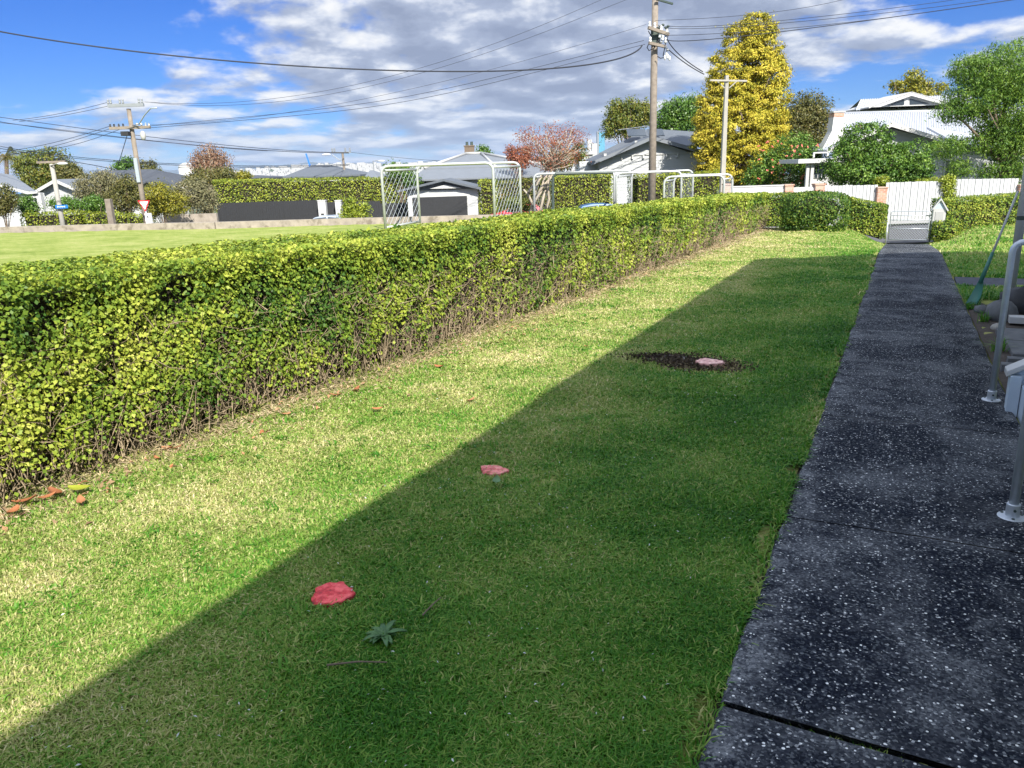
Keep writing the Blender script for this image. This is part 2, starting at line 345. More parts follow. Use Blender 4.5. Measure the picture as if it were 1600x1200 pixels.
M['yellowleaf'] = fol('yellow_green_leaves', [(.07, .09, .01), (.17, .18, .02), (.32, .29, .03), (.45, .36, .05)], .3, .5)
M['flower'] = fol('orange_pink_flowers', [(.55, .10, .05), (.65, .2, .12), (.6, .12, .14)], .2, .5)
M['litter'] = fol('leaf_litter', [(.10, .06, .03), (.24, .15, .08), (.38, .26, .15), (.40, .14, .05)], .1, .8)
M['crumb'] = fol('soil_crumbs', [(.030, .022, .017), (.06, .045, .033), (.10, .075, .05), (.26, .20, .12)], .0, .95, .1)
M['straw'] = fol('dry_thatch', [(.16, .12, .06), (.30, .23, .13), (.42, .34, .20), (.50, .42, .27)], .1, .9)
M['petal'] = fol('white_petals', [(.5, .52, .5), (.7, .7, .68)], .2, .5)
M['weed'] = fol('weed_leaves', [(.05, .13, .045), (.08, .18, .06), (.13, .25, .09)], .25, .4)
M['fallen'] = fol('fallen_orange_leaf', [(.22, .08, .035), (.36, .14, .06), (.36, .20, .10)], .1, .6)

# ------------------------------------------------------------ ground
def sm(t): t = np.clip(t, 0, 1); return t*t*(3-2*t)
def gz(x, y):
    x = np.asarray(x, float); y = np.asarray(y, float)
    dip = .46*np.clip((y-18.5)/8.5, 0, 1.15)**1.15*(1-sm((np.abs(x-.25)-.62)/1.3))
    return -.0231*y-dip
def sheet(name, xs, ys, zf, mt, inside=None):
    X, Y = np.meshgrid(xs, ys); Z = zf(X, Y); V = np.stack([X, Y, Z], -1).reshape(-1, 3); nx, ny = len(xs), len(ys)
    i = np.arange(nx*ny).reshape(ny, nx); Fc = np.stack([i[:-1, :-1], i[:-1, 1:], i[1:, 1:], i[1:, :-1]], -1).reshape(-1, 4)
    if inside is not None:
        c = V[Fc].mean(1); Fc = Fc[inside(c[:, 0], c[:, 1])]
    o = npmesh(name, V, Fc, mt, far=False, smooth=True); o['kind'] = 'structure'; return o
def front_y(x): return 28.6+.52*x           # street boundary of the front garden
rough = lambda x, y: .012*np.sin(x*5.1+y*2.3)+.010*np.sin(y*4.7-x*3.1)+.012*np.sin(x*1.9)*np.sin(y*1.3)
sheet('lawn', np.arange(-6.0, -.369, .08), np.arange(-3, 29, .12), lambda x, y: gz(x, y)+rough(x, y)*.8*sm((-.37-x)/.3)-.028*sm((x+.47)/.1)-.004, M['lawn'], lambda x, y: y < front_y(x)-.1)
sheet('lawn', np.arange(.811, 9, .08), np.arange(-3, 32, .12), lambda x, y: gz(x, y)+rough(x, y)*.6*sm((x-.81)/.3)-.03*sm((.9-x)/.09)-.004+.10*sm((x-1.5)/3)*sm((y-20)/6), M['lawn'], lambda x, y: y < front_y(x)-.6)
sheet('field', np.arange(-62, -5.7, .5), np.arange(-12, 50, .5), lambda x, y: -.0231*y-.01-.35*sm((-40-x)/14), M['field'], lambda x, y: (y < 41.2+.557*x) & (y < 31+.0*x+(x < -9)*20))
# general terrain in rings falling away to the harbour
def terr(x, y):
    u = x*RH[0]+y*RH[1]; v = x*FH[0]+y*FH[1]; d = np.sqrt(x*x+y*y)
    z = -1.3-1.25*sm((2-u)/14)-.3*sm((v-45)/30)
    return np.where(d < 26, z-.9, z)-43*sm((d-95)/800)-4*sm((d-2600)/500)
rr = np.array([0, 4, 8, 12, 16, 20, 24, 27, 30, 34, 38, 44, 50, 60, 70, 85, 100, 130, 170, 230, 300, 400, 550, 750, 1000, 1500, 2400, 3800, 5200])
th = np.linspace(0, 2*math.pi, 121)[:-1]
V = [(r*math.cos(t), r*math.sin(t)) for r in rr for t in th]; V = np.array(V); z = terr(V[:, 0], V[:, 1]); V3 = np.column_stack([V, z]); n = 120
Fc = [(i*n+j, i*n+(j+1) % n, (i+1)*n+(j+1) % n, (i+1)*n+j) for i in range(len(rr)-1) for j in range(n)]
m_, t_, b_ = base_mat('land'); co_ = t_.node('ShaderNodeTexCoord').outputs['Object']
t_.l.new(t_.ramp(t_.noise(co_, .02, 8, .7), [(.35, (.05, .08, .03)), (.55, (.09, .11, .05)), (.7, (.2, .2, .17))]), b_.inputs['Base Color']); b_.inputs['Roughness'].default_value = .95
o = npmesh('ground', V3, Fc, m_, far=False, smooth=True); o['kind'] = 'structure'
def ribbon(name, pts, wd, mt, lift):
    """strip of road laid on the terrain, street frame centre line"""
    vs = []; fs = []
    pts = np.array(pts, float); sub = []
    for a, b in zip(pts[:-1], pts[1:]):
        for k in range(12): sub.append(a+(b-a)*k/12)
    sub.append(pts[-1]); sub = np.array(sub)
    for i, p in enumerate(sub):
        d = sub[min(i+1, len(sub)-1)]-sub[max(i-1, 0)]; d /= np.linalg.norm(d); nn = np.array([-d[1], d[0]])
        for k in (-1, -.33, .33, 1):
            q = p+nn*wd/2*k; wq = to_world((q[0], q[1], 0)); vs.append((wq[0], wq[1], float(terr(wq[0], wq[1]))+lift))
    for i in range(len(sub)-1):
        for k in range(3): fs.append((i*4+k, i*4+k+1, i*4+k+5, i*4+k+4))
    o = npmesh(name, vs, fs, mt, far=False, smooth=True); o['kind'] = 'structure'; return o
ribbon('road', [(-60, 46), (-20, 47), (-2, 46), (8, 36), (14, 29.5), (34, 29)], 7.0, M['asphalt'], .05)
ribbon('footpath', [(-5, 39), (9, 32.9), (14, 33.2), (34, 33.2)], 1.3, M['footpath'], .14)
# sea, hills
m_, t_, b_ = base_mat('sea_water'); b_.inputs['Base Color'].default_value = (.05, .14, .24, 1); b_.inputs['Roughness'].default_value = .25
s_ = MB(); s_.add([(-18000, 2500, -45.0), (18000, 2500, -45.0), (18000, 19000, -45.0), (-18000, 19000, -45.0)], [(0, 1, 2, 3)]); o = s_.build('sea', m_); o['kind'] = 'structure'
def hill(name, D, prof, depth, mt, zb=-60):
    """ridge whose crest passes over the given photo points at distance D"""
    vs = []; fs = []; n = len(prof)
    for (px, py) in prof:
        c = P3(px, py, D); vs += [(c[0], D-depth, zb), (c[0], D-depth*.45, zb+(c[2]-zb)*.62), (c[0], D, c[2]), (c[0], D+depth, zb)]
    for i in range(n-1):
        for k in range(3): fs.append((i*4+k, i*4+4+k, i*4+5+k, i*4+1+k))
    o = npmesh(name, vs, fs, mt, smooth=True); o['kind'] = 'structure'; return o
m_h = mat('far_hills', (.05, .075, .06), .95, var=.3, scale=.002); m_c = mat('city_slope', (.07, .10, .05), .95, var=.4, scale=.02)
ridge = lambda x0, x1, y0, amp, seed, step=12: [(x, y0-(x-x0)*.0327+amp*(math.sin(x*.021+seed)+.5*math.sin(x*.07+seed*2)+.3*math.sin(x*.19+seed))) for x in range(x0, x1, step)]
hill('hills', 14000, ridge(-100, 1700, 276, 2.2, 1.0), 3000, m_h)
hill('hills', 3600, [(200, 279), (300, 276), (360, 270), (400, 265), (440, 261), (480, 259.5), (520, 258), (560, 257.5), (620, 257), (700, 254), (780, 252), (860, 247), (960, 244), (1020, 246), (1060, 250)], 700, m_c)

# ------------------------------------------------------------ near: concrete path in slabs
joints = [-2.6, -.2, 2.08, 3.62, 5.45, 7.32, 8.85, 10.42, 12.1, 13.75, 15.4, 17.1, 18.8, 20.6, 22.3, 24.0, 25.6, 27.3]
V = []; Fq = []; PT = []
rp = random.Random(3)
for a, b in zip(joints[:-1], joints[1:]):
    ys = np.linspace(a+(.010 if a == 2.08 else .0012), b-(.010 if b == 2.08 else .0012), 9); tilt = rp.uniform(-.002, .002); lift = (-.006 if b == 2.08 else 0)+rp.uniform(-.001, .001); k0 = len(V)
    sk = .03 if b == 2.08 else (.0)
    ska = .03 if a == 2.08 else 0
    for i, y in enumerate(ys):
        t = i/8
        for x, dz_ in ((-.375, -.16), (-.375, -.012), (-.363, .0), (.22, .006), (.803, .0), (.815, -.012), (.815, -.16)):
            yy = y-(sk*t+ska*(1-t))*(x-.2)*1.5
            PT.append(1.0 if i in (0, 8) else 0.0); V.append((x+.006*math.sin(y*7), yy, float(gz(x, y))+.018+dz_+lift+tilt*(t-.5)*2))
    for i in range(8):
        for j in range(6): Fq.append((k0+i*7+j, k0+i*7+j+1, k0+(i+1)*7+j+1, k0+(i+1)*7+j))
    for e in (0, 8):  # slab ends
        Fq.append((k0+e*7, k0+e*7+2, k0+e*7+4, k0+e*7+6))
o = npmesh('path', V, Fq, M['path'], far=False, tint=PT); o['kind'] = 'structure'
o = MB().box((-.36, -2.6, -.2), (.80, 12, -.10)).build('soil_bed', M['soil'], far=False)
bpy.data.objects.remove(o)
s_ = MB()
for i in range(30):
    y0 = -2.6+i; s_.add([(-.42, y0, gz(.2, y0)-.03), (.86, y0, gz(.2, y0)-.03), (.86, y0+1, gz(.2, y0+1)-.03), (-.42, y0+1, gz(.2, y0+1)-.03)], [(0, 1, 2, 3)])
o = s_.build('soil', M['soil'], far=False); o['kind'] = 'structure'
# side path crossing to the right, and bed floor
s_ = MB()
for a in range(4): s_.box((.84+a*1.3, 13.25, gz(1, 13.6)-.12), (.84+a*1.3+1.28, 14.15, gz(1, 13.6)+.012))
o = s_.build('side_path', M['pathedge'], far=False, bevel=.008); o['kind'] = 'structure'

# ------------------------------------------------------------ grass blades (uncountable)
def blades(xy, h, wd, rng, lean=.55, tintc=None):
    N = len(xy); z = gz(xy[:, 0], xy[:, 1])+rough(xy[:, 0], xy[:, 1])*.8-.006
    p = np.column_stack([xy, z]); a = rng.uniform(0, 2*math.pi, N); d = np.column_stack([np.cos(a), np.sin(a), np.zeros(N)]); s = np.column_stack([-np.sin(a), np.cos(a), np.zeros(N)])
    hh = (h*rng.uniform(.45, 1.25, N))[:, None]; ww_ = (wd*rng.uniform(.7, 1.3, N))[:, None]; l = (lean*rng.uniform(.1, 1.6, N))[:, None]
    zz = np.array([[0, 0, 1.0]])
    m = p+zz*hh*.6+d*hh*l*.35; tp = p+zz*hh*(1-.3*l)+d*hh*l
    V = np.stack([p-s*ww_*.5, p+s*ww_*.5, m+s*ww_*.42, m-s*ww_*.42, tp], 1).reshape(-1, 3)
    k = np.arange(N)[:, None]*5
    T = np.concatenate([k+np.array([[0, 1, 2]]), k+np.array([[0, 2, 3]]), k+np.array([[3, 2, 4]])], 0)
    return V, T, np.repeat(tintc, 5)
def lownoise(x, y, s, seed):
    r = np.random.default_rng(seed); o = np.zeros_like(x)
    for k in range(7):
        a, b, c = r.uniform(-1, 1, 3); f = s*(1+k*.6); o += np.sin((x*a+y*b)*f*2+c*6)/(1+k*.5)
    return o/3
rng = np.random.default_rng(5)
def scatter(n, x0, x1, y0, y1, dens_exp=1.9, y_ref=2.6):
    # distance weighted sampling
    x = rng.uniform(x0, x1, n*6); y = y0+(y1-y0)*rng.uniform(0, 1, n*6)**2.4
    d = np.hypot(x, y); pdfy = ((y-y0)/(y1-y0)+1e-3)**(1/2.4-1)
    wgt = np.minimum(1, (y_ref/d)**dens_exp)/pdfy; wgt /= wgt.max(); k = rng.uniform(0, 1, n*6) < wgt*1.0
    return np.column_stack([x[k], y[k]])[:n]
STUMPS = [(-1.91, 2.12), (-2.0, 3.69), (-1.42, 6.76)]
def bare(x, y):
    b = np.exp(-(((x+1.75)/.50)**2+((y-6.85)/.28)**2)**.85)*(.95+.5*lownoise(x, y, 6, 91))
    b += np.exp(-(((x+1.38)/.35)**2+((y-6.62)/.3)**2)**2)*.8
    for (sx, sy) in STUMPS: b = b+np.exp(-(((x-sx-.01)/.125)**2+((y-sy+.01)/.10)**2))*.9
    b += np.exp(-(((x+1.62)/.07)**2+((y-3.64)/.08)**2))*.9
    return np.clip(b, 0, 1)
def grass_patch(name, n, x0, x1, y0, y1, h=.026, extra=None):
    xy = scatter(n, x0, x1, y0, y1); x, y = xy[:, 0], xy[:, 1]
    keep = rng.uniform(0, 1, len(x)) > bare(x, y)*1.05
    hedge_edge = sm((x+4.05+.12*lownoise(x, y, 1.5, 9))/.35) if x0 < -2 else 1
    keep &= rng.uniform(0, 1, len(x)) < .10+.9*hedge_edge
    if x0 < -2: keep &= ~((x > -.455-.03*lownoise(x, y, 4, 55)) & (lownoise(x, y, 2.6, 56) > -.12))
    if extra is not None: keep &= extra(x, y)
    xy = xy[keep]; x, y = xy[:, 0], xy[:, 1]; d = np.hypot(x, y)
    dry = lownoise(x, y, .9, 3)*.5+lownoise(x, y, 3.1, 4)*.35
    tint = np.clip(.33+.22*dry+rng.normal(0, .21, len(x))+.32*(rng.uniform(0, 1, len(x)) < .10+.12*np.clip(dry, 0, 1)), 0, 1)
    # dry by the hedge, lush by the path; sun and shade tones painted in
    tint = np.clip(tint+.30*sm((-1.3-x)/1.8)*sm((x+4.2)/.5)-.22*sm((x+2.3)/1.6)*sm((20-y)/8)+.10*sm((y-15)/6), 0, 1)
    hh = h*(1+.3*lownoise(x, y, 1.3, 8))*(1+.35*sm((x+1.6)/1.2))*(1+.012*d)
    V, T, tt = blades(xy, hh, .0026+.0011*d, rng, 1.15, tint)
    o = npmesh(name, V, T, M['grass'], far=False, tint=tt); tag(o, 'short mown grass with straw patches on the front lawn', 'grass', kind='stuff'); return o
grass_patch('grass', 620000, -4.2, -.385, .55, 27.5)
# coarser clumps standing in the turf
C_ = scatter(1500, -3.9, -.42, .7, 16, 1.6); C_ = C_[bare(C_[:, 0], C_[:, 1]) < .2]; k_ = 16; cx2 = np.repeat(C_, k_, 0)+rng.normal(0, .022, (len(C_)*k_, 2))
V, T_, tt = blades(cx2, .034*np.repeat(rng.uniform(.6, 1.25, len(C_)), k_), .0045+.0012*np.hypot(cx2[:, 0], cx2[:, 1]), rng, 1.3, np.clip(np.repeat(rng.uniform(.0, .5, len(C_)), k_)+rng.normal(0, .08, len(cx2)), 0, 1))
o = npmesh('coarse_grass', V, T_, M['grass'], far=False, tint=tt); tag(o, 'coarser broad-bladed grass clumps standing in the front lawn', 'grass', kind='stuff')
ye = .9+16*rng.uniform(0, 1, 5200)**1.5; xe = -.40+.028*lownoise(ye*0, ye, 5, 57)+rng.normal(0, .022, 5200); ke = (lownoise(ye*0+2, ye, 1.7, 58) > -.25) & (xe < -.352); xe, ye = xe[ke], ye[ke]
V, T_, tt = blades(np.column_stack([xe, ye]), np.full(len(xe), .042), .004+.001*ye, rng, 1.2, np.clip(rng.normal(.3, .22, len(xe)), 0, 1))
o = npmesh('edge_grass', V, T_, M['grass'], far=False, tint=tt); tag(o, 'ragged untrimmed grass overhanging the left edge of the path', 'grass', kind='stuff')
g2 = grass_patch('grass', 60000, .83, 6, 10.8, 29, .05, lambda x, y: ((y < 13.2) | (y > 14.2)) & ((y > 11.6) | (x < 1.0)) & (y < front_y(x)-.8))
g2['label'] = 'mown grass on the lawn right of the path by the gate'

# ------------------------------------------------------------ foliage builders
def core_noise(p, s, seed): return lownoise(p[:, 0]+p[:, 2]*.7, p[:, 1]-p[:, 2]*.9, s, seed)
def hedge_leaves(faces, size, dens, depth, mt, parent, gap=None, rng=rng, far=False, tintf=None, name='foliage', aspect=.75, lump=.05):
    """faces: (origin, u-vector, v-vector, normal); dens(p) leaves per m2"""
    Vs, Fs, Ts = [], [], []; k = 0
    for (o, u, v, n) in faces:
        o, u, v, n = map(lambda q: np.array(q, float), (o, u, v, n)); A = np.linalg.norm(np.cross(u, v)); dmax = dens[1]
        N = int(A*dmax); a = rng.uniform(0, 1, (N, 2)); p = o+u*a[:, :1]+v*a[:, 1:]
        kp = rng.uniform(0, 1, N) < dens[0](p)/dmax; p = p[kp]
        dd = rng.uniform(0, 1, len(p))**1.4*depth; lum = core_noise(p, 2.2, 21)*lump+core_noise(p, 6, 22)*lump*.5
        p = p-n*(dd-lum)[:, None]
        if gap is not None:
            q = gap(p, dd); kk = rng.uniform(0, 1, len(p)) < q; p = p[kk]
        nn = n*1.0+rng.normal(0, .55, (len(p), 3))+np.array([0, 0, .45])
        sz = (size[0]+size[1]*np.hypot(p[:, 0], p[:, 1]))*rng.uniform(.45, 1.5, len(p)) if not far else size[0]*rng.uniform(.6, 1.3, len(p))
        tn = rng.uniform(0, 1, len(p)) if tintf is None else np.clip(tintf(p, n)+rng.normal(0, .17, len(p)), 0, 1)
        V, Fc, T = leaf_quads(p, nn, sz, aspect, .2, rng, tn)
        Vs.append(V); Fs.append(Fc+k); Ts.append(T); k += len(V)
    return npmesh(name, np.concatenate(Vs), np.concatenate(Fs), mt, parent, far=far, tint=np.concatenate(Ts))
# ---- the long clipped hedge
HX0, HX1, HY0, HY1 = -4.05, -5.15, .3, 27.6
def htop(y): return 1.165-.0231*y
hg = thing('long_hedge', 'long box-clipped hedge running along the left of the front lawn', 'hedge', (HX0-.5, 14, -.32), False)
hf = [((HX0, HY0, -.02), (0, HY1-HY0, -.0231*(HY1-HY0)), (0, 0, 1.19), (1, 0, 0)),
      ((HX1, HY0, htop(0)), (0, HY1-HY0, -.0231*(HY1-HY0)), (HX0-HX1, 0, 0), (0, 0, 1)),
      ((HX1, HY1, -.62), (HX0-HX1, 0, 0), (0, 0, 1.15), (0, 1, 0))]
hb = [((HX1, HY0, -.02), (0, HY1-HY0, -.0231*(HY1-HY0)), (0, 0, 1.19), (-1, 0, 0)), ((HX1, HY0, -.0), (HX0-HX1, 0, 0), (0, 0, 1.15), (0, -1, 0))]
def hdens(p):
    d = np.hypot(p[:, 0], p[:, 1]); return 11500*np.minimum(1, (4.6/d)**1.6)
def hgap(p, dd):
    h = p[:, 2]+.0231*p[:, 1]; b = core_noise(p, 1.5, 33); c = core_noise(p, 4.5, 34)
    f = sm((h-.05-.18*b)/.42+.12)                      # sparse twiggy foot
    dead = sm((core_noise(p, .8, 35)-.25)/.3)*sm((1.0-h)/.4)*(p[:, 0] > -4.4)*.6
    holes = sm((c+.3*b-.02)/.28)*.86*(h < 1.09)
    return np.clip(f*(1-dead)*(1-holes), .05, 1)
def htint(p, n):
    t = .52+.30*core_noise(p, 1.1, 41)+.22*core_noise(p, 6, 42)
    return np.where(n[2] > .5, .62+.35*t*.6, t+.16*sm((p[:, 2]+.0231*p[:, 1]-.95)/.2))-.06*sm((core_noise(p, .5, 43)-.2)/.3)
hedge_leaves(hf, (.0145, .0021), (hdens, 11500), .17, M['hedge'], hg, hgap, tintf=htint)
hedge_leaves(hb, (.04, .001), (lambda p: 500+0*p[:, 0], 500), .1, M['hedge'], hg, None, name='back_foliage')
s_ = MB(); s_.hexa([(HX0-.20, HY0+.1, .10), (HX1+.12, HY0+.1, .10), (HX1+.12, HY0+.1, 1.05), (HX0-.20, HY0+.1, 1.05)],
                   [(HX0-.20, HY1-.15, -.5), (HX1+.12, HY1-.15, -.5), (HX1+.12, HY1-.15, .42), (HX0-.20, HY1-.15, .42)])
s_.build('inner_growth', M['core'], hg)
# stems and dead twigs
def twigs(n, box, length, r, mt, parent, name, dirv=(0, 0, 1), spread=.6, rng=rng, ground=True, dexp=0, far=False):
    (x0, x1), (y0, y1), (z0, z1) = box
    y = y0+(y1-y0)*rng.uniform(0, 1, n)**(1+dexp); x = rng.uniform(x0, x1, n); z = rng.uniform(z0, z1, n)+(gz(x, y) if ground else 0)
    p = np.column_stack([x, y, z]); d = unit(np.array(dirv, float)+rng.normal(0, spread, (n, 3))); L = (length*rng.uniform(.4, 1.4, n))[:, None]
    e = p+d*L; m_ = (p+e)/2+rng.normal(0, .12, (n, 3))*L*.5
    dist = np.hypot(x, y); rad = (r*rng.uniform(.5, 1.4, n)*(1+.09*dist*(0 if far else 1)))[:, None]
    a = rng.normal(size=(n, 3)); s1 = unit(np.cross(d, a)); s2 = np.cross(d, s1)
    rings = []
    for q, k in ((p, 1), (m_, .8), (e, .45)):
        for j in range(3):
            t = 2*math.pi*j/3; rings.append(q+(s1*math.cos(t)+s2*math.sin(t))*rad*k)
    V = np.stack(rings, 1).reshape(-1, 3); b0 = np.arange(n)[:, None]*9; fs = []
    for i in range(2):
        for j in range(3): fs.append(b0+np.array([[i*3+j, i*3+(j+1) % 3, (i+1)*3+(j+1) % 3, (i+1)*3+j]]))
    return npmesh(name, V, np.concatenate(fs), mt, parent, far=far, tint=np.repeat(rng.uniform(0, 1, n), 9))
twigs(2500, ((HX0-.34, HX0-.05), (HY0, HY1), (-.02, .10)), .34, .0032, M['twig'], hg, 'stems', (0.05, 0, 1), .28, dexp=.8)
twigs(11000, ((HX0-.26, HX0+.0), (HY0, HY1), (.02, .80)), .14, .0019, M['twig'], hg, 'dead_twigs', (.2, 0, .4), .8, dexp=.8)
# thatch along the hedge foot
N = 26000; y = .4+27*rng.uniform(0, 1, N)**1.7; x = HX0-.15+rng.gamma(1.6, .13, N); x += .1*lownoise(x, y, 1.2, 60)
p = np.column_stack([x, y, gz(x, y)+rough(x, y)*.8+rng.uniform(.0, .022, N)]); nn = rng.normal(0, .45, (N, 3))+np.array([0, 0, 1.0])
V, Fc, T = leaf_quads(p, nn, .03*rng.uniform(.4, 1.5, N)*(1+.07*y), .16, 0, rng)
o = npmesh('dry_litter', V, Fc, M['straw'], far=False, tint=T); tag(o, 'dry stalks and thatch littering the foot of the long hedge', 'litter', kind='stuff')
N = 900; y = .6+20*rng.uniform(0, 1, N)**1.6; x = HX0-.05+rng.gamma(1.3, .17, N)
p = np.column_stack([x, y, gz(x, y)+rough(x, y)*.8+.018]); V, Fc, T = leaf_quads(p, rng.normal(0, .4, (N, 3))+np.array([0, 0, 1.0]), .045*rng.uniform(.4, 1.3, N), .5, 0, rng)
o = npmesh('leaf_litter', V, Fc, M['litter'], far=False, tint=T); tag(o, 'small brown fallen leaves scattered beside the hedge foot', 'litter', kind='stuff')
N = 1500; y = .8+12*rng.uniform(0, 1, N)**1.6; x = rng.uniform(-3.6, -.5, N); kk = (lownoise(x, y, 1.6, 77) > .0); x, y = x[kk], y[kk]
p = np.column_stack([x, y, gz(x, y)+.028+rng.uniform(0, .012, len(x))]); V, Fc, T = leaf_quads(p, rng.normal(0, .4, (len(x), 3))+np.array([0, 0, 1.0]), .013*rng.uniform(.3, 1.4, len(x)), .35, 0, rng)
o = npmesh('petals', V, Fc, M['petal'], far=False, tint=T); tag(o, 'tiny white petals and chips scattered over the shaded lawn', 'petals', kind='stuff')

def ground_pt(px, py):
    d = ray(px, py); t = -EYE/(d[2]+.0231*d[1]); q = np.array([0, 0, EYE])+t*d; return q
# individual big fallen leaves
def leaf_mesh(L, wd, curl, mt, name, base, rz, tiltx, tilty, tintv):
    n = 7; V = []; 
    for i in range(n):
        t = i/(n-1); wv = wd*math.sin(math.pi*min(1, t*.92+.06))**.8; zc = curl*(2*t-1)**2
        for k in (-1, -.5, 0, .5, 1): V.append(((t-.5)*L, k*wv/2, zc+abs(k)*curl*.6))
    Fq = [(i*5+k, (i+1)*5+k, (i+1)*5+k+1, i*5+k+1) for i in range(n-1) for k in range(4)]
    o = npmesh(name, V, Fq, mt, far=False, base=(0, 0, 0), tint=[tintv]*len(V), smooth=True)
    o.location = base; o.rotation_euler = (tiltx, tilty, rz); BASE[o.name] = np.array(base); return o
FL = [(88, 776, .11, 'large orange leaf lying by the hedge foot, highest of the near cluster'), (76, 783, .09, 'curled orange leaf just left of the largest orange leaf'), (128, 790, .10, 'flat orange leaf lying on grass below the green leaf'), (40, 790, .12, 'pale tan curled leaf among litter at the hedge foot'), (22, 806, .10, 'orange-brown leaf lying nearest the left photo edge'),
      (262, 706, .08, 'dark orange leaf in dead litter by the hedge foot'), (276, 706, .08, 'rust leaf right beside the dark orange leaf'), (246, 722, .07, 'small red-brown leaf in front of the rust leaf'), (448, 652, .07, 'orange leaf under the fern by the hedge foot'), (410, 682, .07, 'small orange leaf on the grass before the dead hedge stems'),
      (524, 622, .09, 'red leaf lying by the middle of the hedge foot'), (558, 612, .08, 'red-orange leaf pair mate beyond the red leaf'), (686, 577, .10, 'reddish leaf by the hedge foot where the hedge turns dense'), (736, 630, .08, 'brown leaf alone on the sunlit lawn'), (916, 545, .07, 'brown leaf on sunlit grass near the shadow edge'), (590, 644, .08, 'small red leaf on sunlit grass beside the hedge litter')]
for i, (px, py, L, lab) in enumerate(FL):
    q = ground_pt(px, py); o = leaf_mesh(L, L*.45, L*.12, M['fallen'], 'fallen_leaf', (q[0], q[1], q[2]+.024), i*1.3, .15*math.sin(i*3), .12*math.cos(i*2), (i*.37) % 1)
    tag(o, lab, 'leaf', 'fallen leaves beside the long hedge')
q = ground_pt(126, 771); o = leaf_mesh(.13, .06, .01, M['lightleaf'], 'green_leaf', (q[0], q[1], q[2]+.03), .4, .1, 0, .9); tag(o, 'fallen yellow-green leaf lying above the orange leaves at the hedge foot', 'leaf')
q = ground_pt(776, 761); o = leaf_mesh(.10, .045, .01, M['weed'], 'green_leaf', (q[0], q[1], q[2]+.035), 2.0, .1, 0, .9); tag(o, 'single green leaf lying just below the middle pink stump', 'leaf')
# sticks on the lawn
for (a, b, lab) in (((512, 1051), (606, 1048), 'thin grey stick lying level below the rosette weed'), ((661, 972), (690, 945), 'short grey twig lying slanted right of the rosette weed')):
    A, B = ground_pt(*a), ground_pt(*b); A[2] += .03; B[2] += .034; mid = (A+B)/2+np.array([.0, .006, .004])
    tag(MB().tube([A, mid, B], [.0035, .003, .002], 6).build('stick', M['bark'], base=A, far=False), lab, 'stick')

# ------------------------------------------------------------ stumps
def stump(c, r, h, label, cols, seed, ell=(1, 1)):
    rnd = random.Random(seed); n = 40; z0 = float(gz(*c)+rough(*c)*.8); ph = [rnd.uniform(0, 6.28) for _ in range(6)]
    rad = [r*(1+.05*math.sin(3*t+ph[0])+.06*math.sin(5*t+ph[1])+.05*math.sin(9*t+ph[2])+.03*math.sin(14*t+ph[3])+rnd.uniform(-.025, .025)) for t in [2*math.pi*i/n for i in range(n)]]
    root = thing('tree_stump', label, 'stump', (c[0], c[1], z0), False, 'painted stumps along the lawn')
    b = MB(); vs = []
    for k, zz in ((1.06, -.03), (1.03, .004), (1.0, h-.006)):
        for i in range(n):
            t = 2*math.pi*i/n; vs.append((c[0]+rad[i]*k*ell[0]*math.cos(t), c[1]+rad[i]*k*ell[1]*math.sin(t), z0+zz))
    b.add(vs, [(i+j*n, (i+1) % n+j*n, (i+1) % n+(j+1)*n, i+(j+1)*n) for j in range(2) for i in range(n)]); b.build('bark', stump_mat('painted_bark_%d' % seed, tuple(v*.55 for v in cols[0]), cols[0]), root, smooth=True)
    b = MB(); vs = []
    for k in (1.0, .985, .75, .5, .25):
        for i in range(n):
            t = 2*math.pi*i/n; vs.append((c[0]+rad[i]*k*ell[0]*math.cos(t), c[1]+rad[i]*k*ell[1]*math.sin(t), z0+h-(.006 if k == 1 else 0)+.003*math.sin(t*2+k*9)+rnd.uniform(-.001, .0015)))
    vs.append((c[0], c[1], z0+h+.002))
    fs = [(i+j*n, (i+1) % n+j*n, (i+1) % n+(j+1)*n, i+(j+1)*n) for j in range(4) for i in range(n)]+[(4*n+i, 4*n+(i+1) % n, 5*n) for i in range(n)]
    b.add(vs, fs); b.build('cut_face', stump_mat('painted_cut_%d' % seed, *cols), root, smooth=True)
stump(STUMPS[0], .083, .018, 'bright red painted stump nearest the camera on the shaded lawn', ((.62, .04, .05), (.85, .13, .13)), 1)
stump(STUMPS[1], .086, .014, 'salmon pink painted stump in the middle of the stump row', ((.62, .14, .13), (.78, .30, .26)), 2, (1, .75))
stump(STUMPS[2], .12, .034, 'pale pink painted stump beside the bare soil patch', ((.70, .36, .32), (.85, .58, .50)), 3, (1, .8))
# bare soil round the far stump: crumbs
N = 12000; x = rng.normal(-1.72, .40, N); y = rng.normal(6.83, .22, N); kk = (bare(x, y)**1.3 > rng.uniform(.1, 1.5, N)) & (np.hypot(x+1.42, (y-6.76)*1.2) > .13); x, y = x[kk], y[kk]
p = np.column_stack([x, y, gz(x, y)+rng.uniform(0, .025, len(x))]); V, Fc, T = leaf_quads(p, rng.normal(0, 1, (len(x), 3))+np.array([0, 0, .6]), .022*rng.uniform(.4, 1.5, len(x)), .8, 0, rng)
o = npmesh('soil_crumbs', V, Fc, M['crumb'], far=False, tint=T); tag(o, 'dark bare soil crumbs around the pale pink stump', 'soil', kind='stuff')
s_ = MB(); nseg = 40; vs = []
for k in (1, .8, .5):
    for i in range(nseg):
        t = 2*math.pi*i/nseg; r = k*(1+.12*math.sin(3*t+1)+.08*math.sin(7*t)); xx = -1.76+.33*r*math.cos(t); yy = 6.85+.15*r*math.sin(t)
        vs.append((xx, yy, float(gz(xx, yy)+rough(xx, yy)*.8)+{1: .0, .8: .007, .5: .012}[k]))
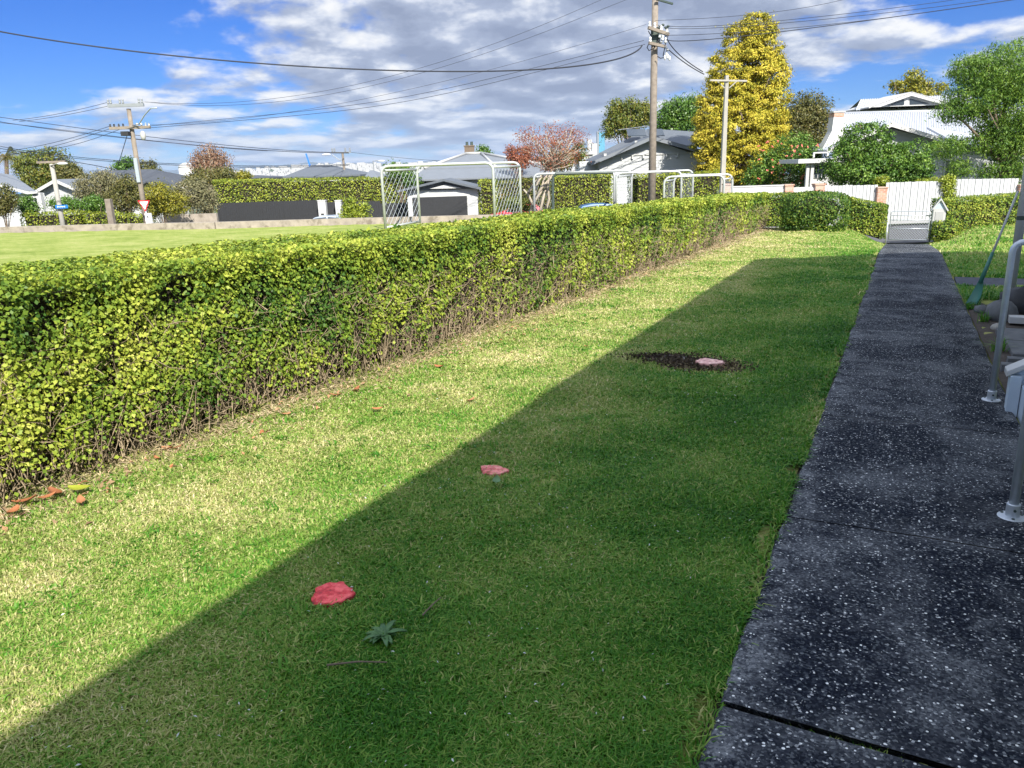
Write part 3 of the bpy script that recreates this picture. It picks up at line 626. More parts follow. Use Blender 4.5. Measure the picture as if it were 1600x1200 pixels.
vs.append((-1.74, 6.84, float(gz(-1.74, 6.84))+.014))
s_.add(vs, [(i+j*nseg, (i+1) % nseg+j*nseg, (i+1) % nseg+(j+1)*nseg, i+(j+1)*nseg) for j in range(2) for i in range(nseg)]+[(2*nseg+i, 2*nseg+(i+1) % nseg, 3*nseg) for i in range(nseg)])
o = s_.build('soil', M['soil'], far=False, smooth=True); o['kind'] = 'structure'
# rosette weeds
def rosette(px, py, n, L, label, name='weed', mt='weed', upr=.35):
    q = ground_pt(px, py); root = thing(name, label, 'weed', q, False); V = []; Fq = []; T = []
    rnd = random.Random(px)
    for i in range(n):
        a = 2*math.pi*i/n+rnd.uniform(-.3, .3); l = L*rnd.uniform(.35, 1.2); k0 = len(V)
        for s in range(7):
            t = s/6; wv = L*.13*(math.sin(math.pi*min(1, t*.85+.12))**.7)*(1+.25*(s % 2)); rr_ = l*t; zz = .02+upr*l*math.sin(t*2.4)*.7
            for e in (-1, 0, 1): V.append((q[0]+rr_*math.cos(a)-e*wv*math.sin(a), q[1]+rr_*math.sin(a)+e*wv*math.cos(a), q[2]+zz+abs(e)*.006))
        Fq += [(k0+s*3+e, k0+(s+1)*3+e, k0+(s+1)*3+e+1, k0+s*3+e+1) for s in range(6) for e in (0, 1)]; T += [rnd.random()]*21
    npmesh('leaves', V, Fq, M[mt], root, tint=T, smooth=True)
rosette(600, 1002, 24, .075, 'blue-green rosette weed growing in the shaded lawn', upr=.3)
rosette(392, 600, 9, .11, 'small bright fern growing out of the hedge foot', 'fern', 'lightleaf', 1.6)
rosette(552, 520, 7, .09, 'green seedling poking from the middle of the hedge foot', 'seedling', 'lightleaf', 1.4)
# weeds in the path joint
N = 260; x = rng.normal(.0, .09, N); y = 2.07+rng.normal(0, .012, N)-(x-.2)*.045; V, T_, tt = blades(np.column_stack([x, y]), np.full(N, .035), np.full(N, .003), rng, 1.1, rng.uniform(.1, .8, N))
o = npmesh('joint_weeds', V, T_, M['grass'], far=False, tint=tt); tag(o, 'small weeds growing in the nearest joint of the dark path', 'weeds', kind='stuff')
# ------------------------------------------------------------ garden-boundary hedges and bush
def box_hedge(name, label, a, b, thick, z0a, z0b, h, mt, far, size=.045, dens=700, group=None, lump=.05, core=True, tint=None, seed=5):
    """hedge between ground points a and b (front edge), growing away to the left of a->b"""
    a = np.array(a, float); b = np.array(b, float); u = b-a; L = np.linalg.norm(u); u /= L; nb = np.array([-u[1], u[0]])*thick
    A = np.array([*a, z0a]); dU = np.array([*(b-a), z0b-z0a]); Z = np.array([0, 0, h]); NB = np.array([*nb, 0]); nf = -np.array([*nb, 0])/thick
    root = thing(name, label, 'hedge', tuple(A+dU/2+NB/2), far, group)
    rr_ = np.random.default_rng(seed)
    faces = [(A, dU, Z, nf), (A+Z, dU, NB, (0, 0, 1)), (A, NB, Z, -np.array([*u, 0])), (A+dU, NB, Z, np.array([*u, 0])), (A+NB, dU, Z, -nf)]
    hedge_leaves(faces, (size, 0), (lambda p: dens+0*p[:, 0], dens), .14+size, mt, root, None, rr_, True if far else True, tint, aspect=.75, lump=lump)
    ins = .12+size
    s = MB(); q0 = A+np.array([*u, 0])*ins-nf*ins; q1 = A+dU-np.array([*u, 0])*ins-nf*ins; bk = NB+nf*2*ins if thick > 2.5*ins else NB*.2
    s.hexa([q0, q1, q1+bk, q0+bk], [q+Z*(1-ins/h) for q in (q0, q1, q1+bk, q0+bk)]); s.build('inner_growth', M['core'], root); return root
# round bush near the gate (leaves facing everywhere)
def bush(name, label, cat, c, rad, mt, far, size, n, power=2.6, stems=True, seed=1, lump=.1, group=None, tintf=None, base_drop=0.0, core=True):
    rr_ = np.random.default_rng(seed); root = thing(name, label, cat, (c[0], c[1], c[2]-rad[2]-base_drop), far, group)
    d = unit(rr_.normal(size=(n, 3))); k = (np.abs(d)**power).sum(1)**(-1/power); shell = 1-rr_.uniform(0, 1, n)**1.6*.22
    off = d*k[:, None]; lum = 1+lump*(np.sin(off[:, 0]*7+seed)*np.sin(off[:, 1]*6+seed*2)+.7*np.sin(off[:, 2]*9+off[:, 0]*5+seed*3)+.5*np.sin(off[:, 1]*15+off[:, 2]*13))
    p = np.array(c)+off*np.array(rad)*(shell*lum)[:, None]; nn = d+rr_.normal(0, .6, (n, 3))+np.array([0, 0, .35])
    V, Fc, T = leaf_quads(p, nn, size*rr_.uniform(.6, 1.4, n), .7, .2, rr_)
    npmesh('foliage', V, Fc, mt, root, tint=T)
    if core: MB().blob(c, [r*.72 for r in rad], 12, 8, .08, random.Random(seed)).build('inner_growth', M['core'], root, smooth=True)
    return root
bush('clipped_bush', 'rounded dark green clipped bush standing between long hedge and gate hedge', 'bush', (-2.45, 26.4, -.06), (.98, .85, .63), M['midhedge'], False, .055, 15000, 4.5, seed=4, lump=.04)
box_hedge('low_hedge', 'low clipped hedge between the rounded bush and the metal gate', (-1.6, 27.35), (-.40, 27.5), .8, -.70, -.98, 1.06, M['hedge'], False, .05, 1500, seed=8)
box_hedge('low_hedge', 'low clipped hedge from the letterbox to the right edge, before white fence', (1.25, 27.6), (5.6, 30.4), .9, -.88, -.70, 1.12, M['hedge'], False, .05, 1400, seed=9)
bush('clipped_bush', 'small low shrub filling the corner right of the metal gate', 'bush', (1.22, 27.25, -.70), (.42, .4, .33), M['hedge'], False, .05, 3000, 3, seed=14)

box_hedge('low_hedge', 'shadowed hedge end piece filling the gap left of the rounded bush', (-4.6, 28.0), (-2.6, 28.6), .9, -.66, -.68, 1.12, M['hedge'], False, .055, 1200, seed=18)
# metal gate
gY = 27.1; gx0, gx1, gb = -.31, .76, -1.0
gt = thing('metal_gate', 'galvanised tube gate with diamond mesh at the end of the path', 'gate', ((gx0+gx1)/2, gY, gb), False)
s_ = MB(); rc = .06; zt = gb+.92
pts = [(gx0, gY, gb+.06), (gx0, gY, zt-rc)]+[(gx0+rc*(1-math.cos(t)), gY, zt-rc+rc*math.sin(t)) for t in (.5, 1.0, 1.5708)]+[(gx1-rc, gY, zt)]+[(gx1-rc+rc*math.sin(t), gY, zt-rc+rc*math.cos(t)) for t in (.5, 1.0, 1.5708)]+[(gx1, gY, gb+.06), (gx0, gY, gb+.06)]
s_.tube(pts, .014, 8); s_.tube([(gx0, gY, zt-.13), (gx1, gY, zt-.13)], .011, 8); s_.tube([(gx0, gY, gb+.40), (gx1, gY, gb+.40)], .011, 8); s_.tube([(gx0, gY, gb+.66), (gx1, gY, gb+.66)], .011, 8)
s_.build('frame', M['galv'], gt, smooth=True)
def diamond(s, A, U, Vv, step, r, aspect=1.0, n=3):
    """diamond wire net over the parallelogram A + aU + bV"""
    A, U, Vv = map(lambda q: np.array(q, float), (A, U, Vv)); lu, lv = np.linalg.norm(U), np.linalg.norm(Vv); eu, ev = U/lu, Vv/lv; hgt = lv*aspect
    for sg in (1, -1):
        k = -hgt
        while k < lu+hgt:
            # line: u = k + sg*t*aspect, v = t
            pts = []
            for t in (0, lv):
                pts.append((k+sg*t*aspect if sg > 0 else k+hgt-t*aspect, t))
            (ua, va), (ub, vb) = pts
            # clip to 0..lu
            def cp(u, v, u2, v2):
                for lim in (0, lu):
                    if (u-lim)*(u2-lim) < 0 and ((u < 0 and lim == 0) or (u > lu and lim == lu)):
                        tt = (lim-u)/(u2-u); return lim, v+(v2-v)*tt
                return u, v
            a1 = cp(ua, va, ub, vb); b1_ = cp(ub, vb, ua, va)
            if -1e-6 <= a1[0] <= lu+1e-6 and -1e-6 <= b1_[0] <= lu+1e-6 and abs(a1[0]-b1_[0]) > .01:
                s.tube([A+eu*a1[0]+ev*a1[1], A+eu*b1_[0]+ev*b1_[1]], r, n, False)
            k += step
s_ = MB(); diamond(s_, (gx0, gY, gb+.07), (gx1-gx0, 0, 0), (0, 0, .59), .075, .0035); s_.build('wire_mesh', M['galv'], gt)
for xx, nm in ((gx0-.07, 'post'), (gx1+.06, 'post')):
    MB().tube([(xx, gY, gb-.1), (xx, gY, gb+(.58 if xx < 0 else .97))], .022, 10).build(nm, M['galv'] if xx < 0 else M['darkpipe'], gt, smooth=True)
s_ = MB(); s_.box((gx1-.10, gY-.03, zt-.145), (gx1+.05, gY-.015, zt-.115)); s_.build('latch', M['darkpipe'], gt)
# letterbox
lx, ly, lz = 1.02, 27.5, -.42
lb = thing('letterbox', 'white gabled letterbox with square front panel beside the gate', 'letterbox', (lx, ly, gb), False)
MB().box((lx-.17, ly-.15, lz), (lx+.17, ly+.15, lz+.40)).build('body', M['white'], lb, bevel=.006)
s_ = MB(); s_.slab([(lx-.17, ly-.15, lz+.40), (lx+.17, ly-.15, lz+.40), (lx, ly-.15, lz+.62)], (0, .30, 0)); s_.build('gable', M['greywood'], lb)
s_ = MB()
s_.slab([(lx-.24, ly-.2, lz+.34), (lx, ly-.2, lz+.72), (lx, ly-.2, lz+.66), (lx-.20, ly-.2, lz+.33)], (0, .40, 0)); s_.slab([(lx+.24, ly-.2, lz+.34), (lx+.20, ly-.2, lz+.33), (lx, ly-.2, lz+.66), (lx, ly-.2, lz+.72)], (0, .40, 0)); s_.build('roof', M['white'], lb)
MB().box((lx-.11, ly-.162, lz+.06), (lx+.11, ly-.148, lz+.31)).build('door', M['cream'], lb, bevel=.004)
s_ = MB(); s_.box((lx-.05, ly-.05, gb-.1), (lx+.05, ly+.05, lz)); s_.build('post', M['white'], lb)

# ------------------------------------------------------------ near right: handrails, step wall, verandah post, house
def flange_post(s, x, y, z0):
    s.lathe((x, y, z0), [(.062, 0), (.062, .006), (.056, .010), (.030, .012), (.030, .070), (.027, .074), (.024, .074)], 20)
def handrail(label, y, x):
    z0 = float(gz(x, y))+.02; r = .0215
    root = thing('handrail', label, 'handrail', (x, y, z0), False, 'galvanised handrails of the house steps')
    zt = z0+1.13; s = MB(); rc = .07
    pts = [(x, y, z0+.02), (x, y, zt-rc)]+[(x+rc*(1-math.cos(t)), y, zt-rc+rc*math.sin(t)) for t in (.4, .8, 1.2, 1.5708)]+[(2.2, y, zt+.95)]
    s.tube(pts, r, 16); s.build('rail', M['galv'], root, smooth=True)
    s = MB(); flange_post(s, x, y, z0-.002); s.build('base_flange', M['galv'], root, smooth=False)
    for k in range(3):
        t = 2.1*k+.5; s = MB(); s.lathe((x+.046*math.cos(t), y+.046*math.sin(t), z0+.006), [(.007, 0), (.007, .007)], 6); s.build('bolt', M['darkpipe'], root)
    s = MB(); s.lathe((x+.004, y-.034, z0+.045), [(.007, 0), (.007, .008)], 6, 'y'); s.build('bolt', M['darkpipe'], root)
    return root
handrail('nearer galvanised handrail with round base flange bolted to the path', 4.03, .60)
handrail('farther bent galvanised handrail rising from the dark path near the bed', 6.28, .70)
# steps with stringer
st = thing('house_steps', 'pale blue-grey timber stair side with sloping white cap at right edge', 'steps', (1.3, 5.5, -.13), False)
def stringer(y0, y1):
    s = MB(); s.slab([(.765, y0, -.16), (2.1, y0, -.16), (2.1, y0, .92), (.765, y0, .12)], (0, y1-y0, 0)); return s
stringer(6.06, 6.13).build('stringer', M['greywood'], st, bevel=.004); stringer(4.27, 4.34).build('stringer', M['greywood'], st, bevel=.004)
for (y0, y1) in ((6.02, 6.17), (4.23, 4.38)):
    s = MB(); s.slab([(.74, y0, .118), (2.12, y0, .945), (2.12, y0, .985), (.74, y0, .158)], (0, y1-y0, 0)); s.build('cap', M['white'], st, bevel=.006)
s = MB(); s.box((.762, 6.0, -.16), (.83, 6.056, .13)); s.build('end_post', M['greywood'], st, bevel=.004)
for k in range(4):
    s = MB(); s.box((.835+k*.27, 4.36, -.16), (1.10+k*.27, 6.04, .07+k*.18)); s.build('tread', M['greywood'], st, bevel=.008)
# the house whose shadow falls across the lawn
EX, EY, EZ = 1.31, 12.72, 3.9; WX, WY = 1.95, 12.1; HW = 12.0; TANP = math.tan(R(24))
hs_ = thing('weatherboard_house', 'pale weatherboard house at the right edge, behind handrails and steps', 'house', (WX, 3, -.3), False)
def boards_world(s, x, y0, y1, z0, z1, step=.17, axis='x'):
    z = z0
    while z < z1-.01:
        h = min(step, z1-z)
        if axis == 'x': s.hexa([(x+.02, y0, z), (x-.018, y0, z), (x, y0, z+h), (x+.02, y0, z+h)], [(x+.02, y1, z), (x-.018, y1, z), (x, y1, z+h), (x+.02, y1, z+h)])
        else: s.hexa([(y0, x-.02, z), (y0, x+.018, z), (y0, x, z+h), (y0, x-.02, z+h)], [(y1, x-.02, z), (y1, x+.018, z), (y1, x, z+h), (y1, x-.02, z+h)])
        z += h
s = MB(); s.box((WX+.03, -8, -.5), (WX+HW-1.3, WY-.03, 3.75)); boards_world(s, WX, -8, WY, .3, 3.7); boards_world(s, WY, WX, WX+HW-1.2, .3, 3.7, axis='y'); s.build('wall', mat('house_white', (.78, .78, .76), .6, var=.04), hs_)
s = MB(); xr = EX+HW/2; zr = EZ+TANP*HW/2
s.slab([(EX, EY, EZ), (xr, EY, zr), (EX+HW, EY, EZ), (EX+HW, EY, EZ-.14), (xr, EY, zr-.14), (EX, EY, EZ-.14)], (0, -22, 0)); s.build('roof', M['greyroof'], hs_)
for (y0, y1) in ((1.0, 2.6), (8.2, 10.4)):
    s = MB(); s.box((WX-.05, y0, 1.5), (WX+.05, y1, 2.9)); wdw = s.build('window', M['white'], hs_)
    s = MB(); s.box((WX-.058, y0+.08, 1.58), (WX+.0, (y0+y1)/2-.04, 2.82)); s.box((WX-.058, (y0+y1)/2+.04, 1.58), (WX, y1-.08, 2.82)); s.build('pane', M['glass'], wdw)
s = MB(); s.box((WX-.05, 4.8, .72), (WX+.06, 5.8, 2.8)); s.build('door', M['greywood'], hs_)
s = MB(); s.tube([(1.335, 11.6, -.34), (1.335, 11.6, 3.86)], .052, 16); s.build('verandah_post', M['white'], hs_, smooth=True)
s = MB(); s.lathe((1.335, 11.6, .77), [(.055, 0), (.055, .05)], 16); s.build('pipe_clip', M['darkpipe'], hs_)
s = MB(); s.box((1.50, 11.20, -.4), (WX+.1, 11.34, .62)); s.box((1.46, 11.16, .62), (WX+.1, 11.38, .66)); s.build('verandah_base', M['greywood'], hs_)
s = MB(); s.tube([(EX-.06, EY, EZ-.08), (EX-.06, EY-22, EZ-.08)], .06, 10); s.build('gutter', M['white'], hs_)

# long handled green tool leaning on the verandah post
q = np.array([.885, 11.15, float(gz(.885, 11.15))+.02]); e = np.array([1.26, 11.58, 1.12])
tl = thing('garden_scoop', 'long white-handled green plastic garden scoop leaning on the verandah post', 'garden tool', q, False)
dvec = (e-q)/np.linalg.norm(e-q)
MB().tube([q+dvec*.62, e], .014, 10).build('handle', M['white'], tl, smooth=True)
MB().tube([q+dvec*.28, q+dvec*.68], [.026, .021], 10).build('grip_sleeve', M['greenplastic'], tl, smooth=True)
s = MB(); sd = np.cross(dvec, (0, 0, 1)); sd /= np.linalg.norm(sd); fd = np.cross(sd, dvec)
vs = []; nS = 6
for i in range(nS+1):
    t = i/nS; c_ = q+dvec*(.34*(1-t))+fd*(-.05*math.sin(t*2.2)); wv = .022+.050*math.sin(min(1, t*1.1)*1.7)
    for k in (-1, -.5, 0, .5, 1): vs.append(c_+sd*wv*k+fd*(.045*k*k*t))
fs = [(i*5+k, (i+1)*5+k, (i+1)*5+k+1, i*5+k+1) for i in range(nS) for k in range(4)]
n0 = len(vs); vs += [v+fd*.006 for v in vs]; fs += [tuple(n0+j for j in f)[::-1] for f in fs]
bd = [0, 1, 2, 3, 4]; s.add(vs, fs+[(0, 1, n0+1, n0), (1, 2, n0+2, n0+1), (2, 3, n0+3, n0+2), (3, 4, n0+4, n0+3)]); s.build('scoop', M['greenplastic'], tl, smooth=True)
# planting bed: soil mound, stones, pavers, bricks, plants
s = MB(); vs = []; nx_, ny_ = 14, 30
for j in range(ny_):
    for i in range(nx_):
        xx = .83+i*.085; yy = 6.6+j*.165; vs.append((xx, yy, float(gz(xx, yy))-.01+(.02+.02*math.sin(xx*17+yy*9)*math.sin(yy*7))*(1 if .9 < xx < 1.8 else 0)))
s.add(vs, [(j*nx_+i, j*nx_+i+1, (j+1)*nx_+i+1, (j+1)*nx_+i) for j in range(ny_-1) for i in range(nx_-1)]); o = s.build('soil', M['soil'], far=False, smooth=True); o['kind'] = 'structure'
def rock(name, label, cat, c, r, mt, seed, group=None, flat=False):
    z = float(gz(c[0], c[1])); s = MB(); s.blob((c[0], c[1], z+r[2]*.55), r, 9, 6, .13, random.Random(seed)); o = s.build(name, M[mt], base=(c[0], c[1], z), far=False, smooth=not flat); return tag(o, label, cat, group)
rock('rock', 'large black basalt rock in the bed beside the verandah post', 'rock', (1.35, 10.7), (.24, .26, .20), 'black', 1)
rock('rock', 'second black rock just left of the large one in the bed', 'rock', (1.10, 10.1), (.17, .22, .15), 'stone', 2)
rock('rock', 'small pale rock between black rocks and the paving stones', 'rock', (1.02, 9.4), (.07, .06, .05), 'conc', 3)
rock('rock', 'grey rock at the path edge by the foot of the green scoop', 'rock', (.95, 10.6), (.08, .14, .06), 'stone', 4)
for i, (x0, y0, x1, y1, lab) in enumerate([(.98, 8.65, 1.75, 9.25, 'wide grey paving stone in the bed, farther of two'), (1.0, 7.95, 1.7, 8.55, 'wide grey paving stone in the bed, nearer of two')]):
    z = float(gz(1.2, y0)); tag(MB().box((x0, y0, z-.02), (x1, y1, z+.045)).build('paving_stone', M['stone'], base=(x0, y0, z), far=False, bevel=.012), lab, 'paving stone')
tag(MB().box((1.15, 9.75, -.2), (1.85, 9.9, -.13)).build('board', M['white'], base=(1.15, 9.75, -.2), far=False, bevel=.005), 'white board lying across the bed behind the paving stones', 'board')
for i, (x0, y0, lab) in enumerate([(.86, 7.35, 'brown brick edging the bed, nearest the path'), (.94, 7.05, 'brown brick of the bed edging nearest the stair side'), (.93, 7.62, 'brown brick of the bed edging nearest the tufted plant')]):
    z = float(gz(x0, y0)); tag(MB().box((x0, y0, z-.01), (x0+.2, y0+.1, z+.065)).build('brick', M['stone'], base=(x0, y0, z), far=False, bevel=.006), lab, 'brick', 'bricks edging the bed')
def tuft(c, n, h, label, name='grass_tuft'):
    rr_ = np.random.default_rng(int(c[1]*100)); xy = np.column_stack([c[0]+rr_.normal(0, .025, n), c[1]+rr_.normal(0, .03, n)])
    V, T_, tt = blades(xy, np.full(n, h), np.full(n, .010), rr_, .8, rr_.uniform(0, .45, n)); o = npmesh(name, V, T_, M['grass'], base=(c[0], c[1], float(gz(*c))), far=False, tint=tt); tag(o, label, 'plant')
tuft((.90, 8.2), 60, .17, 'bright tufted strappy plant growing at the path edge by the bed'); tuft((.92, 9.9), 40, .14, 'thin grass tuft at the path edge beside the grey rock')

# ============================================================ the far scene (street frame: right, away, up)
def gzs(u, v): wq = to_world((u, v, 0)); return float(gz(wq[0]*0-8, wq[1]))
def tz(u, v): wq = to_world((u, v, 0)); return float(terr(wq[0], wq[1]))
def clap(s, v, z0, z1, uf, step=.2, out=.02):
    z = z0
    while z < z1-.01:
        h = min(step, z1-z); a0, b0 = uf(z); a1, b1_ = uf(z+h)
        if b0-a0 > .03: s.hexa([(a0, v+.03, z), (a0, v-out, z), (a1, v, z+h), (a1, v+.03, z+h)], [(b0, v+.03, z), (b0, v-out, z), (b1_, v, z+h), (b1_, v+.03, z+h)])
        z += h
def vpost(px0, py0, px1, py1, D, zbase=None):
    b = P3(px0, py0, D); t = P3(px1, py1, D)
    if zbase is not None:
        k = (zbase-t[2])/(b[2]-t[2]); b = t+(b-t)*k
    return b, t
# ---- old low wall of the field
wl = [to_street((-36.6, 21.3, -.52)), to_street((-32.0, 23.6, -.55)), to_street((-27.1, 25.2, -.57)), to_street((-22.4, 29.1, -.67)), to_street((-17.4, 32.1, -.74)), to_street((-10, 36.2, -.85))]
s = MB()
for a, b in zip(wl[:-1], wl[1:]):
    d = (b-a)/np.linalg.norm(b-a); nn = np.array([-d[1], d[0], 0])*.16
    s.hexa([a-nn+(0, 0, -1.4), a+nn+(0, 0, -1.4), a+nn+(0, 0, .27), a-nn+(0, 0, .27)], [b-nn+(0, 0, -1.4), b+nn+(0, 0, -1.4), b+nn+(0, 0, .27), b-nn+(0, 0, .27)])
tag(s.build('low_wall', M['lowwall'], base=wl[3]), 'low stained concrete wall along the far edge of the field', 'wall')
# ---- goals
def goal(label, fl, fr, rl, rr_, Df, Dr, r, mt, net=True, nstep=.16, base=None, nr=.0055):
    FLt, FRt, RLt, RRt = P3(*fl, Df), P3(*fr, Df), P3(*rl, Dr), P3(*rr_, Dr)
    zb = base if base is not None else gzs(FLt[0], Df); root = thing('goal_frame', label, 'goal frame', (FLt[0], Df, zb), True, 'tube goal frames on the field')
    zt = (FLt[2]+FRt[2])/2
    def U(a, b, nm, m2):
        A = np.array([a[0], a[1], zt]); B = np.array([b[0], b[1], zt]); d = (B-A)/np.linalg.norm(B-A); rc = .28
        arc = lambda C, sg: [C+d*sg*rc*(1-math.cos(t))+np.array([0, 0, -rc+rc*math.sin(t)]) for t in (0, .3, .6, .9, 1.2, 1.5708)]
        pts = [np.array([A[0], A[1], zb])]+arc(A, 1)+arc(B, -1)[::-1]+[np.array([B[0], B[1], zb])]
        MB().tube(pts, r, 10).build(nm, m2, root, smooth=True)
    U(FLt, FRt, 'front_frame', mt); U(RLt, RRt, 'back_frame', mt)
    for a, b in ((FLt, RLt), (FRt, RRt)):
        a2 = np.array([a[0], a[1], zt-.16]); b2 = np.array([b[0], b[1], zt-.16])
        MB().tube([a2, b2], r*.8, 8).build('side_rail', mt, root, smooth=True)
        MB().tube([np.array([a[0], a[1], zb+.06]), np.array([b[0], b[1], zb+.06])], r*.8, 8).build('ground_rail', mt, root, smooth=True)
        if net:
            s = MB(); diamond(s, (a[0], a[1], zb+.08), (b-a)*np.array([1, 1, 0]), (0, 0, zt-zb-.27), nstep, nr, 1.15); s.build('side_net', M['galv'], root)
goal('largest pipe goal frame with diamond mesh sides, nearest behind the long hedge', (595, 257), (770, 257), (651, 263), (812, 258), 31, 34.2, .055, M['goalpipe'], nstep=.40, nr=.006)
goal('goal frame with dark rusty crossbar beside the red-leaved tree', (834, 272), (960, 268), (864, 272), (987, 270), 42, 45, .06, M['goalpipe'], nstep=.40, base=-1.0, nr=.0035)
goal('pale goal frame standing before the tall centre power pole', (963, 268), (1065, 270), (987, 270), (1083, 272), 38, 40.5, .05, M['goalpipe'], nstep=.38, base=-1.0, nr=.0035)
goal('smallest and rightmost goal frame beside the pale lamp pole', (1038, 277), (1132, 273), (1053, 277), (1145, 273), 31.5, 33.3, .042, M['goalpipe'], nstep=.3, base=-.85, nr=.0035)
s = MB(); a, b = P3(868, 271.5, 41.9), P3(958, 269.5, 41.9); s.tube([P3(864, 335, 41.9), P3(864, 276, 41.9), a, b], .07, 8)
tag(s.build('rusty_pipe', M['darkpipe'], base=a), 'dark rusty pipe post and rail under the red-leaved tree', 'pipe')

# ---- poles and wires
def insul(s, c, r, h, up_=1): s.lathe(c, [(r*.5, 0), (r, .02*h/.2), (r, h*.35), (r*.6, h*.45), (r*.85, h*.55), (r*.85, h*.85), (r*.4, h)], 10)
# left wooden pole
D = 38; b, t = vpost(229, 350, 200, 170, D, -2.0)
pl = thing('power_pole', 'weathered wooden power pole with two crossarms behind the low wall', 'power pole', b)
t = np.array([b[0], D, t[2]])
MB().tube([b, (b+t)/2, t], [.145, .115, .095], 12).build('pole', M['wood_pole'], pl, smooth=True)
zc = P3(197, 165, D)[2]; ul, ur_ = P3(168, 160, D)[0], P3(226, 166, D)[0]
tilt = 0
MB().box((t[0]-.85, D-.22, zc-.07), (t[0]+.80, D-.10, zc+.07)).build('crossarm', M['greyinsul'], pl, bevel=.01)
MB().box((t[0]-.95, D-.22, zc-1.05), (t[0]+.95, D-.10, zc-.92)).build('crossarm', M['wood_pole'], pl, bevel=.01)
for du in (-.82, -.70, -.28, -.14, .60, .74):
    s = MB(); insul(s, (t[0]+du, D-.16, zc+.07), .05, .22); s.build('insulator', M['greyinsul'], pl, smooth=True)
for du in (-.9, -.72, -.5, -.3, .35, .55, .75, .9):
    s = MB(); insul(s, (t[0]+du, D-.16, zc-.92), .045, .13); s.build('insulator', M['cardark' if du < 0 else 'porcelain'], pl, smooth=True)
MB().box((t[0]-.35, D-.45, zc-1.35), (t[0]+.0, D-.15, zc-1.15)).build('fuse_box', M['black'], pl, bevel=.02)
s = MB(); s.blob((t[0]+.55, D-.16, zc-1.35), (.13, .13, .22), 10, 8, .02); s.build('lamp', M['cream'], pl, smooth=True)
MB().tube([t+(0.1, -.1, -.75), t+(.6, -.5, -.72), t+(1.1, -.9, -.35), t+(1.5, -1.1, -.1), t+(1.9, -1.4, -.12)], .028, 8).build('lamp_arm', M['galv'], pl, smooth=True)
MB().box((t[0]-.06, D-.2, t[2]-3.3), (t[0]+.10, D-.12, t[2]-2.2)).build('metal_sleeve', M['galv'], pl)
# give way sign and box at its foot
sb = P3(228, 350, 37.0); sg_ = thing('give_way_sign', 'triangular red and white GIVE WAY sign in front of the wooden pole', 'sign', (sb[0], 37.0, -1.3))
cx, cz = P3(226, 322, 37)[0], P3(226, 322, 37)[2]
def tri(s, c, w, h, y0, y1):
    s.slab([(c[0]-w/2, y0, c[1]+h*.5), (c[0]+w/2, y0, c[1]+h*.5), (c[0], y0, c[1]-h*.5)], (0, y1-y0, 0))
s = MB(); tri(s, (cx, cz), .56, .52, 36.98, 37.0); s.build('border', M['red'], sg_)
s = MB(); tri(s, (cx, cz+.02), .40, .37, 36.972, 36.979); s.build('face', M['signwhite'], sg_)
def text(body, size, c, yv, mt, parent, name='lettering', far=True):
    cu = bpy.data.curves.new(name, 'FONT'); cu.body = body; cu.size = size; cu.align_x = 'CENTER'; cu.align_y = 'CENTER'; cu.extrude = .002
    o = bpy.data.objects.new(name, cu); S.collection.objects.link(o); dg = bpy.context.evaluated_depsgraph_get(); me = bpy.data.meshes.new_from_object(o.evaluated_get(dg)); bpy.data.objects.remove(o)
    B = BASE[parent.name]; o2 = bpy.data.objects.new(name, me); S.collection.objects.link(o2); me.materials.clear(); me.materials.append(mt); o2.parent = parent
    o2.location = (c[0]-B[0], yv-B[1], c[1]-B[2]); o2.rotation_euler = (R(90), 0, 0); return o2
text('GIVE\nWAY', .105, (cx, cz+.075), 36.968, M['black'], sg_)
MB().tube([(cx, 37.03, -2.0), (cx, 37.03, cz+.2)], .03, 8).build('post', M['galv'], sg_, smooth=True)
q = P3(232, 342, 36.9); tag(MB().box((q[0]-.12, 36.85, q[2]-.28), (q[0]+.14, 37.0, q[2]+.26)).build('pole_notice', M['signwhite'], base=(q[0], 36.9, q[2]-.28)), 'small white notice board low on the wooden power pole', 'notice')
nb = bpy.data.objects['pole_notice']; BASE['pole_notice'] = np.array((q[0], 36.9, q[2]-.28))
o = MB().box((q[0]-.02, 36.842, q[2]+.02), (q[0]+.04, 36.849, q[2]+.16)).build('mark', M['black'], nb)
# pale concrete lamp pole left + street sign
D = 40; b, t = vpost(99, 353, 82, 256, D, -2.0); t = np.array([b[0], D, t[2]])
p2 = thing('lamp_pole', 'pale leaning-looking concrete lamp pole carrying the blue street sign', 'lamp pole', b)
MB().tube([b, t], [.13, .10], 10).build('pole', M['conc'], p2, smooth=True)
MB().tube([t+(0, -.1, -.1), t+(.5, -.4, 0), t+(.75, -.5, 0)], .03, 8).build('lamp_arm', M['conc'], p2, smooth=True)
s = MB(); s.blob(t+(.85, -.55, -.02), (.26, .13, .06), 12, 6, .0); s.build('lamp_head', M['signwhite'], p2, smooth=True)
MB().box((t[0]-.7, D-.06, t[2]+.04), (t[0]+.7, D+.06, t[2]+.14)).build('crossarm', M['wood_pole'], p2)
for du in (-.6, -.4, -.2, .2, .4, .6):
    s = MB(); insul(s, (t[0]+du, D, t[2]+.14), .05, .14); s.build('insulator', M['cardark'], p2)
q = P3(96, 323, D-.25); sn = thing('street_name_sign', 'small blue street name blade fixed to the pale lamp pole', 'street sign', q)
MB().box((q[0]-.30, D-.27, q[2]-.085), (q[0]+.32, D-.24, q[2]+.085)).build('blade', M['blue'], sn, bevel=.01)
s = MB()
for k in range(7): s.box((q[0]-.2+k*.06, D-.279, q[2]-.03+.01*(k % 2)), (q[0]-.165+k*.06, D-.2745, q[2]+.035-.01*(k % 3)))
s.build('white_wording', M['signwhite'], sn)
